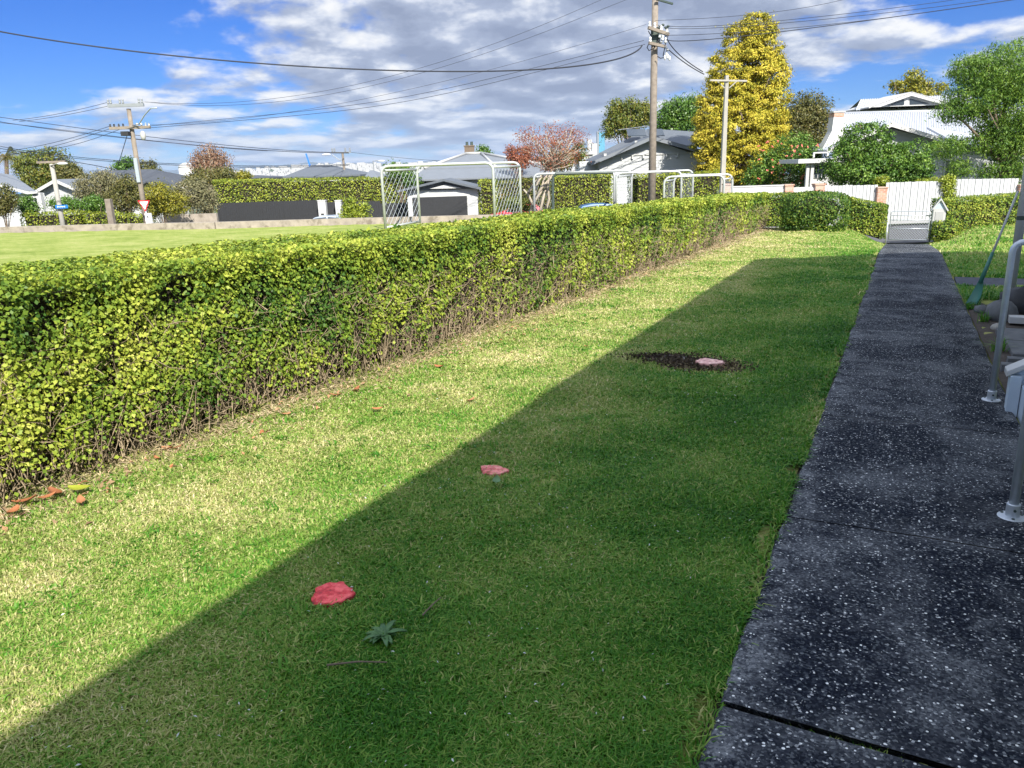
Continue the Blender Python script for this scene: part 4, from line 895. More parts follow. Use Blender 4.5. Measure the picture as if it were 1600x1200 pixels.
# stub post
b, t = vpost(173, 351, 164, 311, 38, -2); tag(MB().box((b[0]-.13, 37.87, b[2]), (b[0]+.13, 38.13, t[2])).build('stub_post', M['wood_pole'], base=b, bevel=.015), 'short thick grey wooden stub post between lamp pole and power pole', 'post')
# tall centre pole
D = 47; b, t = vpost(1018, 318, 1022, -40, D, -2.4); t = np.array([b[0]+.0, D, t[2]])
pc = thing('power_pole', 'tallest power pole at centre with clustered white insulators', 'power pole', b)
MB().tube([b, (b+t)/2, t], [.235, .20, .17], 14).build('pole', M['wood_pole'], pc, smooth=True)
def Pc(px, py, dv=0): return P3(px, py, D+dv)
arm = lambda a, b_, da, db, w, h, mt: MB().beam(Pc(*a, da), Pc(*b_, db), w, h).build('crossarm', mt, pc, bevel=.01)
arm((1013, 43), (1045, 54), -.9, -.35, .15, .17, M['wood_pole']); arm((1014, 67), (1040, 73), -.8, -.35, .14, .15, M['wood_pole']); arm((1026, -1), (1051, 6), -.4, .2, .10, .10, M['darkpipe'])
rnd = random.Random(4)
for (px, py, dv) in [(1015, 41, -.85), (1023, 43, -.6), (1033, 47, -.5), (1042, 50, -.4), (1016, 65, -.75), (1035, 62, -.5), (1031, 58, -.5), (1040, 66, -.4)]:
    c = Pc(px, py, dv); s = MB(); insul(s, c-(0, 0, .05), .085, .30); s.build('insulator', M['porcelain'], pc, smooth=True)
for (px, py) in [(1031, 40), (1036, 39), (1040, 43), (1044, 41), (1032, 57), (1040, 74), (1033, 66), (1043, 78)]:
    s = MB(); s.blob(Pc(px, py, -.5), (.09, .09, .07), 8, 6, .05); s.build('clamp', M['darkpipe' if py % 2 else 'greyinsul'], pc, smooth=True)
for (px, py) in [(1039, 90), (1043, 88), (1046, 91), (1041, 84)]:
    s = MB(); s.blob(Pc(px, py, -.4), (.07, .07, .14), 8, 6, .02); s.build('fuse_holder', M['porcelain'], pc, smooth=True)
for pts in ([(1014, 68), (1011, 74), (1014, 79), (1021, 76)], [(1027, 88), (1032, 91), (1037, 90)], [(1044, 55), (1040, 66), (1038, 78), (1036, 88)], [(1030, 50), (1035, 60), (1031, 68), (1038, 72)], [(1022, 74), (1027, 66), (1033, 56)], [(1013, 48), (1017, 56), (1014, 66)]):
    MB().tube([Pc(x, y, -.45) for x, y in pts], .028, 6).build('jumper_cable', M['blackwire'], pc, smooth=True)
MB().box((b[0]-.25, D-.3, Pc(1020, 60)[2]-.35), (b[0]+.25, D-.15, Pc(1020, 50)[2]+.2)).build('bracket', M['darkpipe'], pc)
# right pale pole with T arm
D = 36; b, t = vpost(1128, 302, 1135, 118, D, -1.9); t = np.array([b[0], D, t[2]])
pr = thing('utility_pole', 'slim pale concrete pole with a T crossarm in front of the golden tree', 'utility pole', b)
s = MB(); s.hexa([(b[0]-.12, D-.12, b[2]), (b[0]+.12, D-.12, b[2]), (b[0]+.12, D+.12, b[2]), (b[0]-.12, D+.12, b[2])], [(t[0]-.07, D-.08, t[2]), (t[0]+.07, D-.08, t[2]), (t[0]+.09, D+.08, t[2]), (t[0]-.09, D+.08, t[2])]); s.build('pole', M['conc'], pr, bevel=.015)
a, e = P3(1109, 129, D-.5), P3(1167, 121, D+.3); e[2] = a[2] = t[2]-.22
MB().beam(a, e, .06, .07).build('crossarm', M['conc'], pr)
for x0, x1 in ((-.42, -.1), (.42, .1)): MB().beam((t[0]+x0, D-.1, t[2]-.25), (t[0]+x1, D-.1, t[2]-.52), .03, .04).build('brace', M['conc'], pr)
# far pole with lamp
D = 105; b, t = vpost(539, 275, 535, 238, D, -9); far_p = thing('far_power_pole', 'distant power pole with lamp rising above the grey hip roof', 'power pole', b)
MB().tube([b, t], [.2, .15], 8).build('pole', M['wood_pole'], far_p); MB().box((t[0]-1.4, D-.1, t[2]-.1), (t[0]+1.1, D+.1, t[2]+.08)).build('crossarm', M['greyinsul'], far_p)
for du in (-1.3, -1.0, .4, 1.0):
    s = MB(); insul(s, (t[0]+du, D, t[2]+.08), .12, .5); s.build('insulator', M['greyinsul'], far_p)
a = P3(530, 250, D); e = P3(519, 242, D); MB().tube([np.array([t[0], D, a[2]]), a, e], .06, 6).build('lamp_arm', M['greyinsul'], far_p)
s = MB(); s.blob(P3(510, 241.5, D), (.6, .3, .12), 10, 6, 0); s.build('lamp_head', M['signwhite'], far_p, smooth=True)
D = 120; b, t = vpost(585, 275, 583, 252, D, -11); fl_ = thing('street_lamp', 'distant white street lamp just left of the largest goal frame', 'street lamp', b)
MB().tube([b, t, P3(588, 251, D), P3(593, 251.5, D)], .09, 6).build('pole', M['greyinsul'], fl_); s = MB(); s.blob(P3(596, 251.5, D), (.5, .3, .12), 10, 6, 0); s.build('lamp_head', M['signwhite'], fl_, smooth=True)
# wires
def wire(pts, D0, D1, r, label, sub=9):
    n = len(pts); X = np.array(pts, float); tt = np.linspace(0, 1, n); t2 = np.linspace(0, 1, (n-1)*sub+1)
    # smooth interpolation through the points
    cx_ = np.polyfit(tt, X[:, 0], min(n-1, 3)); cy_ = np.polyfit(tt, X[:, 1], min(n-1, 3)); P = [P3(np.polyval(cx_, q), np.polyval(cy_, q), D0+(D1-D0)*q) for q in t2]
    rr2 = [r*.85*(D0+(D1-D0)*q)/40 for q in t2]
    o = MB().tube(P, rr2, 5).build('power_line', M['blackwire'], base=P[0], smooth=True); tag(o, label, 'wire', 'overhead wires')
wire([(-160, 14), (0, 46), (200, 76), (400, 102), (640, 118), (820, 106), (920, 93), (1011, 74)], 30, 46, .040, 'thick black cable sagging across the sky to the centre pole, heaviest wire')
wire([(226, 160), (440, 150), (650, 112), (800, 55), (945, -2), (1010, -30)], 38, 46, .010, 'thin wire from top arm of left pole, uppermost across the clouds')
wire([(226, 161), (450, 153), (660, 118), (800, 64), (985, 0), (1020, -13)], 38, 46, .010, 'thin wire from top arm of left pole, second from top across the clouds')
wire([(233, 196), (420, 182), (565, 160), (690, 140), (800, 115), (1010, 62)], 38, 46, .013, 'wire from lower arm of left pole rising to upper arm of centre pole')
wire([(233, 199), (420, 187), (565, 167), (690, 148), (800, 122), (1012, 68)], 38, 46.2, .013, 'wire from lower arm of left pole just below its twin towards centre pole')
wire([(232, 195), (400, 182), (620, 146), (800, 98), (1012, 38)], 38, 46, .009, 'thinnest wire from lower arm of left pole to centre pole')
wire([(1024, 32), (1200, 20), (1330, -4)], 46, 60, .012, 'thin wire leaving centre pole to upper right, highest')
wire([(1044, 41), (1200, 34), (1400, 12), (1520, -5)], 46, 60, .014, 'wire leaving centre pole to the right, second from top')
wire([(1044, 44), (1200, 38), (1420, 16), (1560, -4)], 46, 60, .014, 'wire leaving centre pole to the right, third from top')
wire([(1044, 55), (1200, 47), (1430, 22), (1700, -22)], 46, 60, .014, 'wire leaving centre pole to the right, fourth from top')
wire([(1044, 63), (1200, 52), (1450, 19), (1600, -3)], 46, 58, .022, 'darkest wire leaving centre pole to the right, lowest of five')
wire([(1040, 56), (1060, 84), (1098, 112)], 46.5, 50, .028, 'black service cable dropping from centre pole into golden tree')
wire([(1042, 75), (1070, 98), (1100, 116)], 46.5, 50, .028, 'lower black service cable dropping from centre pole into golden tree')
wire([(-20, 181), (100, 195), (200, 212), (420, 232), (540, 238)], 40, 105, .016, 'wire from left frame edge passing behind left pole to far pole, upper')
wire([(-20, 187), (100, 203), (200, 218), (420, 235), (540, 239)], 40, 105, .016, 'wire from left frame edge passing behind left pole to far pole, lower')
wire([(-20, 190), (60, 198), (200, 216), (300, 226), (420, 236)], 39, 90, .013, 'thin wire from left frame edge crossing beneath the pair to far pole')
wire([(168, 160), (90, 178), (20, 188)], 38, 52, .013, 'wire leaving top arm of left pole to the left, upper')
wire([(180, 163), (100, 180), (30, 190)], 38, 52, .013, 'wire leaving top arm of left pole to the left, lower')
wire([(172, 197), (110, 216), (50, 230), (-20, 240)], 38, 60, .014, 'wire from lower arm of left pole down to the left, upper of three')
wire([(182, 198), (120, 218), (60, 234), (-20, 246)], 38, 60, .014, 'wire from lower arm of left pole down to the left, middle of three')
wire([(190, 201), (130, 222), (80, 233), (20, 240)], 38, 60, .014, 'wire from lower arm of left pole down to the left, lowest of three')
wire([(-20, 225), (80, 240), (200, 251), (288, 259), (460, 258), (540, 257)], 41, 100, .017, 'wire sagging over the left roofs to the far pole, upper')
wire([(-20, 229), (90, 243), (200, 254), (300, 261), (460, 260), (538, 259)], 41, 100, .017, 'wire sagging over the left roofs to the far pole, lower')
wire([(90, 249), (140, 257), (180, 265)], 40, 48, .020, 'short cable from top of pale lamp pole down to dark roof')
wire([(200, 207), (190, 240), (184, 259)], 38, 50, .020, 'service cable dropping steeply from left pole to the palm tops')
wire([(540, 237), (620, 246), (700, 252), (800, 255)], 105, 110, .010, 'faint far wire running right from the far pole')
wire([(520, 275), (537, 266)], 90, 105, .012, 'short drop cable between far hip roof and far pole')

# ---- trees
def crown(root, ells, D, n, size, mt, seed=1, clump=(.35, 12), nrm=.6, squash=.75, shell=.45, droop=.2, depth=.8, aspect=.6, name='crown', zlift=0.0):
    """ells: (px, py, rx, ry) in photo pixels, placed at distance D; leaves gather in clumps through the volume"""
    r = np.random.default_rng(seed); sc = D/F_PX; tot = sum(a[2]*a[3] for a in ells); Vs, Fs, Ts = [], [], []; k = 0; cl = []
    rc, per = clump
    for e in ells:
        px, py, rx, ry = e[:4]; dv = e[4] if len(e) > 4 else 0
        c = P3(px, py, D+dv); nn_ = max(20, int(n*rx*ry/tot)); K = max(3, nn_//per)
        d = unit(r.normal(size=(K, 3))); rad = (shell+(1-shell)*r.uniform(0, 1, K)**.5)[:, None]
        ctr = c+d*rad*np.array([rx*sc, rx*sc*depth, ry*sc])*(1+.12*np.sin(d[:, :1]*9+seed)*np.sin(d[:, 2:]*8+seed)); cl.append(ctr)
        crad = rc*r.uniform(.5, 1.35, K)
        idx = np.repeat(np.arange(K), per); off = r.normal(0, .5, (len(idx), 3))*crad[idx][:, None]*np.array([1, 1, squash]); off[:, 2] -= droop*np.abs(off[:, 0])
        p = ctr[idx]+off; nv = unit(off+1e-3)*.8+d[idx]*.5+r.normal(0, nrm, (len(idx), 3))+np.array([0, 0, .4])
        tcl = r.uniform(0, 1, K)[idx]*.45+r.uniform(0, 1, len(idx))*.55
        V, Fc, T = leaf_quads(p, nv, size*r.uniform(.6, 1.4, len(p)), aspect, droop, r, tcl); Vs.append(V); Fs.append(Fc+k); Ts.append(T); k += len(V)
    npmesh(name, np.concatenate(Vs), np.concatenate(Fs), mt, root, tint=np.concatenate(Ts)); return np.concatenate(cl)
def limbs(root, base, ctrs, r0, nl, seed, mt, fork=.35, rtip=.02, name='trunk', sag=.1):
    rnd = random.Random(seed); s = MB(); top = np.array(ctrs).mean(0); sp = base+(top-base)*fork
    s.tube([base-(0, 0, .3), base+(sp-base)*.5+np.array([rnd.uniform(-.1, .1), 0, 0]), sp], [r0*1.25, r0, r0*.8], 9)
    pick = [ctrs[rnd.randrange(len(ctrs))] for _ in range(nl)]
    for c in pick:
        m = sp+(c-sp)*.5+np.array([rnd.uniform(-.3, .3), rnd.uniform(-.3, .3), rnd.uniform(0, .4)])*np.linalg.norm(c-sp)*sag*3
        s.tube([sp-(0, 0, .05), sp+(m-sp)*.5, m, c], [r0*.5, r0*.36, r0*.24, rtip], 6)
    s.build(name, mt, root, smooth=True)
def tree(name, label, D, ells, n, size, mt, base_px, base_py, r0=.15, nl=14, bark='bark', group=None, cat='tree', zb=None, **k):
    b = P3(base_px, base_py, D)
    if zb is not None: b = np.array([b[0], D, zb])
    root = thing(name, label, cat, b, True, group); seed = k.pop('seed', 1); fork = k.pop('fork', .35); bn = k.pop('nb', nl)
    c = crown(root, ells, D, n, size, M[mt], seed, **k); limbs(root, b, c, r0, bn, seed, M[bark], fork); return root, c
# golden conifer
tree('golden_conifer', 'tall golden-yellow conifer, largest tree, behind the pale T pole', 52,
     [(1185, 45, 25, 22), (1163, 66, 28, 28), (1190, 80, 30, 34), (1160, 110, 50, 38), (1196, 122, 34, 38), (1145, 150, 44, 42), (1188, 165, 42, 42), (1122, 180, 32, 40), (1150, 205, 62, 46), (1200, 205, 28, 44), (1115, 225, 32, 42), (1160, 248, 56, 40), (1200, 250, 28, 40), (1130, 262, 40, 26)],
     170000, .125, 'goldleaf', 1150, 300, .3, 26, 'bark', seed=3, clump=(.34, 80), squash=.55, shell=.70, nrm=.45, droop=-.05, depth=.85, zb=-1.6, aspect=.5, fork=.2)
tree('camellia', 'glossy camellia with orange-pink blooms right of the golden conifer', 46, [(1200, 262, 26, 26), (1240, 236, 34, 30), (1225, 268, 40, 24), (1262, 258, 28, 30), (1180, 276, 18, 14)], 16000, .11, 'darkleaf', 1225, 292, .12, 12, cat='shrub', seed=4, clump=(.3, 18), zb=-1.5)
r_ = np.random.default_rng(3); cm = bpy.data.objects['camellia']
pts = [P3(x, y, 44.6+r_.uniform(-.3, .6)) for x, y in zip(r_.uniform(1176, 1280, 46), r_.uniform(214, 288, 46)) if (abs(x-1232) < 50)]

for pt in pts[:40]:
    V, Fc, T = leaf_quads(np.repeat(np.array([pt]), 5, 0)+r_.normal(0, .03, (5, 3)), r_.normal(0, .5, (5, 3))+np.array([.3, -1, .3]), .09*np.ones(5), .9, 0, r_); npmesh('bloom', V, Fc, M['flower'], cm, tint=T)
tree('bronze_tree', 'brown-green dense tree behind the camellia, left of the white house', 56, [(1252, 182, 34, 34), (1272, 172, 28, 26), (1238, 205, 28, 30), (1275, 205, 26, 34), (1255, 225, 36, 30)], 22000, .13, 'oliveleaf', 1255, 292, .2, 16, seed=5, clump=(.45, 16), zb=-1.6, squash=.8, shell=.3)
tree('backdrop_tree', 'olive and yellow broad tree behind the centre house roof', 78, [(962, 172, 12, 16), (985, 166, 16, 12), (1006, 176, 16, 18), (978, 196, 22, 16), (952, 196, 9, 18), (970, 184, 14, 9)], 11000, .19, 'mixleaf', 985, 250, .25, 14, seed=6, clump=(.6, 14), zb=-3, shell=.15, droop=.5)
tree('backdrop_tree', 'rich green domed tree between the centre pole and golden conifer', 72, [(1062, 175, 30, 22), (1042, 185, 20, 16), (1080, 170, 20, 22), (1062, 195, 34, 14)], 13000, .17, 'midleaf', 1060, 250, .25, 12, seed=7, clump=(.55, 18), zb=-3, shell=.3, droop=.3)
tree('roof_top_tree', 'small yellow-leaved tree showing above the white roof ridge', 66, [(1428, 122, 16, 13), (1412, 136, 20, 9), (1440, 134, 18, 12), (1400, 131, 12, 5), (1470, 138, 12, 8), (1435, 150, 30, 10)], 4200, .18, 'yellowleaf', 1430, 250, .16, 18, seed=8, clump=(.35, 10), zb=-1.5, shell=.3)
tree('round_shrub', 'large rounded glossy green shrub standing before the white house', 37.5, [(1352, 222, 38, 30), (1330, 252, 42, 34), (1372, 258, 50, 32), (1415, 252, 40, 30), (1352, 270, 62, 22), (1425, 265, 28, 22)], 30000, .105, 'darkleaf', 1365, 300, .12, 14, cat='shrub', seed=9, clump=(.26, 20), zb=-1.25, shell=.6)
root, cj = tree('feathery_tree', 'big feathery bright green tree overhanging the white house at right edge', 39,
     [(1590, 110, 70, 44), (1545, 118, 48, 30), (1515, 105, 30, 18), (1530, 150, 52, 26), (1500, 172, 36, 18), (1588, 170, 60, 50), (1570, 215, 40, 34), (1600, 240, 44, 44), (1660, 140, 70, 70), (1480, 228, 30, 16), (1530, 222, 30, 14), (1560, 270, 34, 20), (1500, 262, 20, 14)],
     90000, .135, 'feather', 1560, 300, .22, 26, seed=10, clump=(.42, 26), squash=.45, shell=.4, droop=.55, aspect=.3, nrm=.8, zb=-1.3, fork=.45)
# red leaved tree with twisting pale trunks
D = 43; b = np.array([P3(838, 330, D)[0], D, -1.1]); rt_ = thing('red_leaved_tree', 'sparse red-leaved tree with twisting pale stems beside the goal frames', 'tree', b)
cr_ = crown(rt_, [(860, 215, 46, 24), (835, 228, 30, 26), (885, 228, 34, 30), (905, 212, 18, 14), (820, 210, 18, 12), (855, 245, 44, 22)], D, 5200, .08, M['redleaf'], 12, (.30, 7), shell=.15)
s = MB(); rnd = random.Random(8)
for pts in ([(836, 336), (834, 310), (840, 285), (852, 268)], [(842, 338), (850, 305), (858, 285), (862, 265)], [(828, 336), (832, 318), (826, 305), (818, 296)], [(850, 338), (858, 312), (856, 290), (858, 270)], [(832, 320), (845, 300), (850, 280), (866, 262)], [(838, 308), (846, 294), (862, 276), (870, 262)], [(826, 300), (836, 286), (848, 272)]):
    s.tube([P3(x, y, D+rnd.uniform(-.3, .3)) for x, y in pts], [.085, .07, .06, .05][:len(pts)], 7)
hub = P3(860, 266, D)
for k in range(70):
    c = cr_[rnd.randrange(len(cr_))]; m = hub+(c-hub)*.5+np.array([rnd.uniform(-.4, .4), rnd.uniform(-.3, .3), rnd.uniform(-.1, .4)]); s.tube([hub+np.array([rnd.uniform(-.3, .3), 0, 0]), m, c], [.04, .025, .010], 5)
s.build('trunk', M['palebark'], rt_, smooth=True)
tree('autumn_tree', 'small orange autumn tree behind the pale-stemmed tree, left side', 60, [(800, 240, 10, 13), (812, 250, 16, 16), (822, 238, 10, 12)], 2600, .14, 'redleaf', 812, 280, .1, 8, seed=13, clump=(.35, 10), zb=-3)
tree('autumn_tree', 'low autumn tree right of the pale-stemmed tree, under its crown', 58, [(905, 238, 12, 14), (880, 250, 22, 14)], 2600, .14, 'mixleaf', 892, 282, .1, 8, seed=14, clump=(.35, 10), zb=-3)
# trees at left
tree('bare_brown_tree', 'brown thin-twigged tree standing above the shrubs left of the black fence', 66, [(325, 242, 22, 16), (340, 252, 22, 18), (312, 256, 18, 16), (328, 262, 28, 14)], 6500, .12, 'brownleaf', 328, 330, .16, 60, 'palebark', seed=15, clump=(.4, 8), shell=.2, zb=-3)
tree('green_tree', 'leafy green tree under the brown tree beside the white silo', 63, [(325, 276, 30, 13), (350, 272, 14, 12), (305, 282, 16, 12)], 5000, .14, 'oliveleaf', 325, 330, .16, 10, seed=16, clump=(.4, 14), zb=-3)
tree('pale_shrub', 'pale grey-green shrub against the left end of the black fence', 50, [(300, 300, 30, 20), (318, 312, 24, 22), (285, 315, 18, 16)], 8000, .11, 'greyleaf', 300, 345, .08, 10, cat='shrub', seed=17, clump=(.3, 14), zb=-2.5)
tree('yellow_green_shrub', 'yellow-green shrub just right of the wooden power pole', 44, [(248, 305, 22, 20), (268, 318, 24, 18), (238, 322, 18, 16)], 9000, .10, 'yellowleaf', 255, 350, .08, 10, cat='shrub', seed=18, clump=(.28, 16), zb=-2.3)
tree('olive_shrub', 'airy olive-coloured tree left of the wooden power pole', 52, [(148, 290, 24, 20), (170, 285, 20, 18), (128, 296, 14, 16), (160, 306, 30, 16)], 9000, .11, 'greyleaf', 150, 350, .1, 14, seed=19, clump=(.35, 12), zb=-2.6, shell=.3)
tree('olive_shrub', 'airy olive-coloured tree directly behind the wooden power pole', 50, [(200, 290, 18, 16), (190, 312, 26, 20), (212, 306, 14, 18)], 8000, .11, 'oliveleaf', 200, 350, .1, 14, seed=20, clump=(.35, 12), zb=-2.6, shell=.3)
tree('big_leafy_tree', 'large leafy tree behind the two left houses', 82, [(55, 262, 30, 26), (80, 250, 24, 18), (88, 275, 34, 22), (60, 284, 30, 18), (38, 256, 12, 12)], 14000, .19, 'mixleaf', 70, 330, .3, 16, seed=21, clump=(.55, 14), zb=-3)
tree('big_leafy_tree', 'brownish leafy tree between the gabled house and olive tree', 70, [(105, 272, 20, 20), (118, 284, 16, 18)], 6000, .16, 'oliveleaf', 108, 330, .2, 12, seed=22, clump=(.45, 14), zb=-3)
tree('front_shrub', 'dark green shrub before the left house window', 47, [(40, 318, 14, 13), (46, 326, 12, 10)], 3500, .10, 'midleaf', 42, 335, .06, 6, cat='shrub', seed=23, clump=(.25, 14), zb=-2.2)
tree('front_shrub', 'grey-green shrub filling the far left edge below the roof', 45, [(8, 308, 16, 18), (0, 322, 18, 14)], 4500, .10, 'oliveleaf', 5, 338, .06, 6, cat='shrub', seed=24, clump=(.28, 14), zb=-2.2)
tree('front_shrub', 'dark green shrub above the clipped street hedge beside the lamp pole', 48, [(100, 318, 22, 10), (120, 322, 14, 9)], 3500, .10, 'midleaf', 108, 335, .06, 6, cat='shrub', seed=25, clump=(.25, 14), zb=-2.2)
tree('front_shrub', 'deep green rounded shrub left of the stub post', 47, [(145, 318, 16, 12)], 3000, .10, 'midleaf', 145, 335, .06, 6, cat='shrub', seed=26, clump=(.22, 14), zb=-2.2)
tree('street_bush', 'wispy green bush growing at the wall beside the white gate pillars', 37, [(548, 325, 11, 16), (545, 338, 13, 10), (568, 322, 12, 5), (566, 334, 14, 4)], 3600, .085, 'lightleaf', 548, 350, .04, 12, cat='bush', seed=27, clump=(.22, 10), zb=-.75, shell=.2)
tree('tall_pine', 'dark tree top showing above the dark left roof, left of the power pole', 90, [(192, 259, 14, 7), (200, 252, 8, 6)], 1500, .2, 'midleaf', 195, 300, .2, 8, seed=28, clump=(.5, 10), zb=-4)
tree('tall_pine', 'dark tree top showing above the dark left roof, right of the power pole', 90, [(228, 258, 16, 8), (236, 268, 18, 7)], 1700, .2, 'oliveleaf', 230, 300, .2, 8, seed=29, clump=(.5, 10), zb=-4)
tree('chimney_tree', 'dark tree top right behind the brick chimney', 80, [(753, 237, 9, 8), (760, 243, 8, 5)], 1200, .18, 'midleaf', 755, 280, .15, 6, seed=30, clump=(.4, 10), zb=-4)
tree('small_tree', 'dark tree top seen through the left end of the largest goal frame', 60, [(625, 268, 20, 10), (612, 262, 10, 8), (640, 282, 18, 10)], 3600, .14, 'midleaf', 625, 310, .12, 8, seed=31, clump=(.35, 12), zb=-3)
tree('rose_shrub', 'pale tangled shrub at the foot of the stone wall right of the goal frame', 45, [(800, 318, 18, 12), (820, 322, 14, 10)], 2600, .10, 'mixleaf', 805, 340, .06, 10, cat='shrub', seed=32, clump=(.3, 8), zb=-1.5, shell=.1)
tree('small_tree', 'yellow-green small tree between far low roofs above the long street hedge', 85, [(377, 274, 14, 6)], 1300, .18, 'yellowleaf', 377, 300, .12, 6, seed=33, clump=(.4, 10), zb=-5)
# palm
D = 84; b = P3(12, 330, D); pm = thing('palm_tree', 'palm tree with drooping fronds at the far left edge', 'palm tree', b)
hd = P3(10, 246, D); MB().tube([b, hd], [.25, .18], 10).build('trunk', M['bark'], pm, smooth=True)
V, Fq, T = [], [], []; rnd = random.Random(5)
for i in range(22):
    a = rnd.uniform(0, 6.28); L = rnd.uniform(1.8, 3.0); el_ = rnd.uniform(-.3, 1.3)
    for j in range(16):
        t = j/15; c = hd+np.array([math.cos(a)*math.cos(el_)*L*t, math.sin(a)*math.cos(el_)*L*t, math.sin(el_)*L*t-1.5*t*t]); sdv = np.array([-math.sin(a), math.cos(a), 0])
        for sg in (-1, 1):
            k0 = len(V); tip = c+sdv*sg*.42*(1-.5*t)+np.array([math.cos(a)*.2, math.sin(a)*.2, -.3]); V += [c, c+(0, 0, .07), tip]; Fq.append((k0, k0+1, k0+2)); T += [i/22]*3
npmesh('fronds', V, Fq, M['oliveleaf'], pm, tint=T)
# ---- clipped hedges across the street
def shedge(label, x0, x1, yt0, yt1, D0, D1, zb, thick, mt='lightleaf', size=.11, dens=170, seed=5):
    a, b = P3(x0, yt0, D0), P3(x1, yt1, D1); h = (a[2]+b[2])/2-zb
    return box_hedge('clipped_hedge', label, a[:2], b[:2], thick, zb+(a[2]-b[2])/2, zb-(a[2]-b[2])/2, h, M[mt], True, size, dens, None, .12, seed=seed)
shedge('long tall clipped hedge rising behind the black fence', 331, 640, 281, 276, 58, 60, -2.4, 1.6, seed=41)
shedge('clipped street hedge below the left houses, left section', 28, 124, 333, 330, 46, 46, -2.2, 1.2, size=.10, seed=42)
shedge('clipped street hedge section between the stub post and the pole', 126, 222, 330, 337, 46, 45, -2.2, 1.2, size=.10, seed=43)
shedge('clipped hedge filling the gap of the second goal frame', 862, 958, 273, 271, 50, 50, -2.2, 1.4, size=.10, seed=44)
shedge('clipped hedge below the centre house, behind centre pole', 985, 1128, 274, 266, 49, 49, -2.0, 1.4, size=.10, seed=45)
shedge('small clipped hedge right of the garage', 746, 776, 281, 281, 53, 53, -2.4, 1.4, size=.10, seed=46)
shedge('clipped hedge behind the largest goal frame right side', 778, 862, 283, 276, 54, 54, -2.4, 1.4, 'mixleaf', size=.10, seed=47)
# ---- black street fence and white gate pillars
D = 55.5; zb = -2.5; a, b = P3(338, 316, D), P3(498, 314, D); fz = (a[2]+b[2])/2
bf = thing('black_fence', 'long black vertical board fence below the tall clipped hedge', 'fence', ((a[0]+b[0])/2, D, zb))
s = MB(); u = a[0]; rnd = random.Random(2)
while u < b[0]: s.box((u, D-rnd.uniform(.0, .02), zb), (u+.145, D+.03, fz+rnd.uniform(-.01, .01))); u += .15
s.build('boards', M['black'], bf); MB().box((a[0], D+.031, fz-.3), (b[0], D+.08, fz-.2)).build('rail', M['black'], bf)
for (x0, x1, lab) in ((497, 509, 'white square gate pillar, left of the pair'), (524, 533, 'white square gate pillar with letter slot, right of the pair')):
    p0, p1 = P3(x0, 314, 54.8), P3(x1, 314, 54.8); r2 = thing('gate_pillar', lab, 'pillar', ((p0[0]+p1[0])/2, 54.8, zb))
    MB().box((p0[0], 54.6, zb), (p1[0], 55.1, p0[2])).build('shaft', M['white'], r2, bevel=.01); MB().box((p0[0]-.03, 54.57, p0[2]+.002), (p1[0]+.03, 55.13, p0[2]+.05)).build('cap', M['white'], r2)
    c = (p0[0]+p1[0])/2; MB().box((c-.1, 54.585, p0[2]-.95), (c+.1, 54.597, p0[2]-.85)).build('letter_slot', M['black'], r2)
for (x0, x1, yt, lab) in ((510, 523, 316, 'short black pedestrian gate between the white pillars'), (534, 592, 316, 'black board fence right of the white pillars, left of goal frame'), (592, 634, 318, 'black board fence seen through the goal frame left net'), (768, 812, 309, 'dark fence seen through the goal frame right net')):
    a, b = P3(x0, yt, D), P3(x1, yt, D); s = MB(); u = a[0]
    while u < b[0]: s.box((u, D-rnd.uniform(.0, .02), zb), (u+.145, D+.03, a[2])); u += .15
    tag(s.build('black_fence', M['black'], base=(a[0], D, zb)), lab, 'fence')
s = MB(); a, b = P3(255, 336, 46), P3(338, 336, 46); s.box((a[0], 46, -2.5), (b[0], 46.25, a[2])); tag(s.build('stone_wall', M['lowwall'], base=(a[0], 46, -2.5)), 'rough grey stone wall under the shrubs left of the black fence', 'wall')

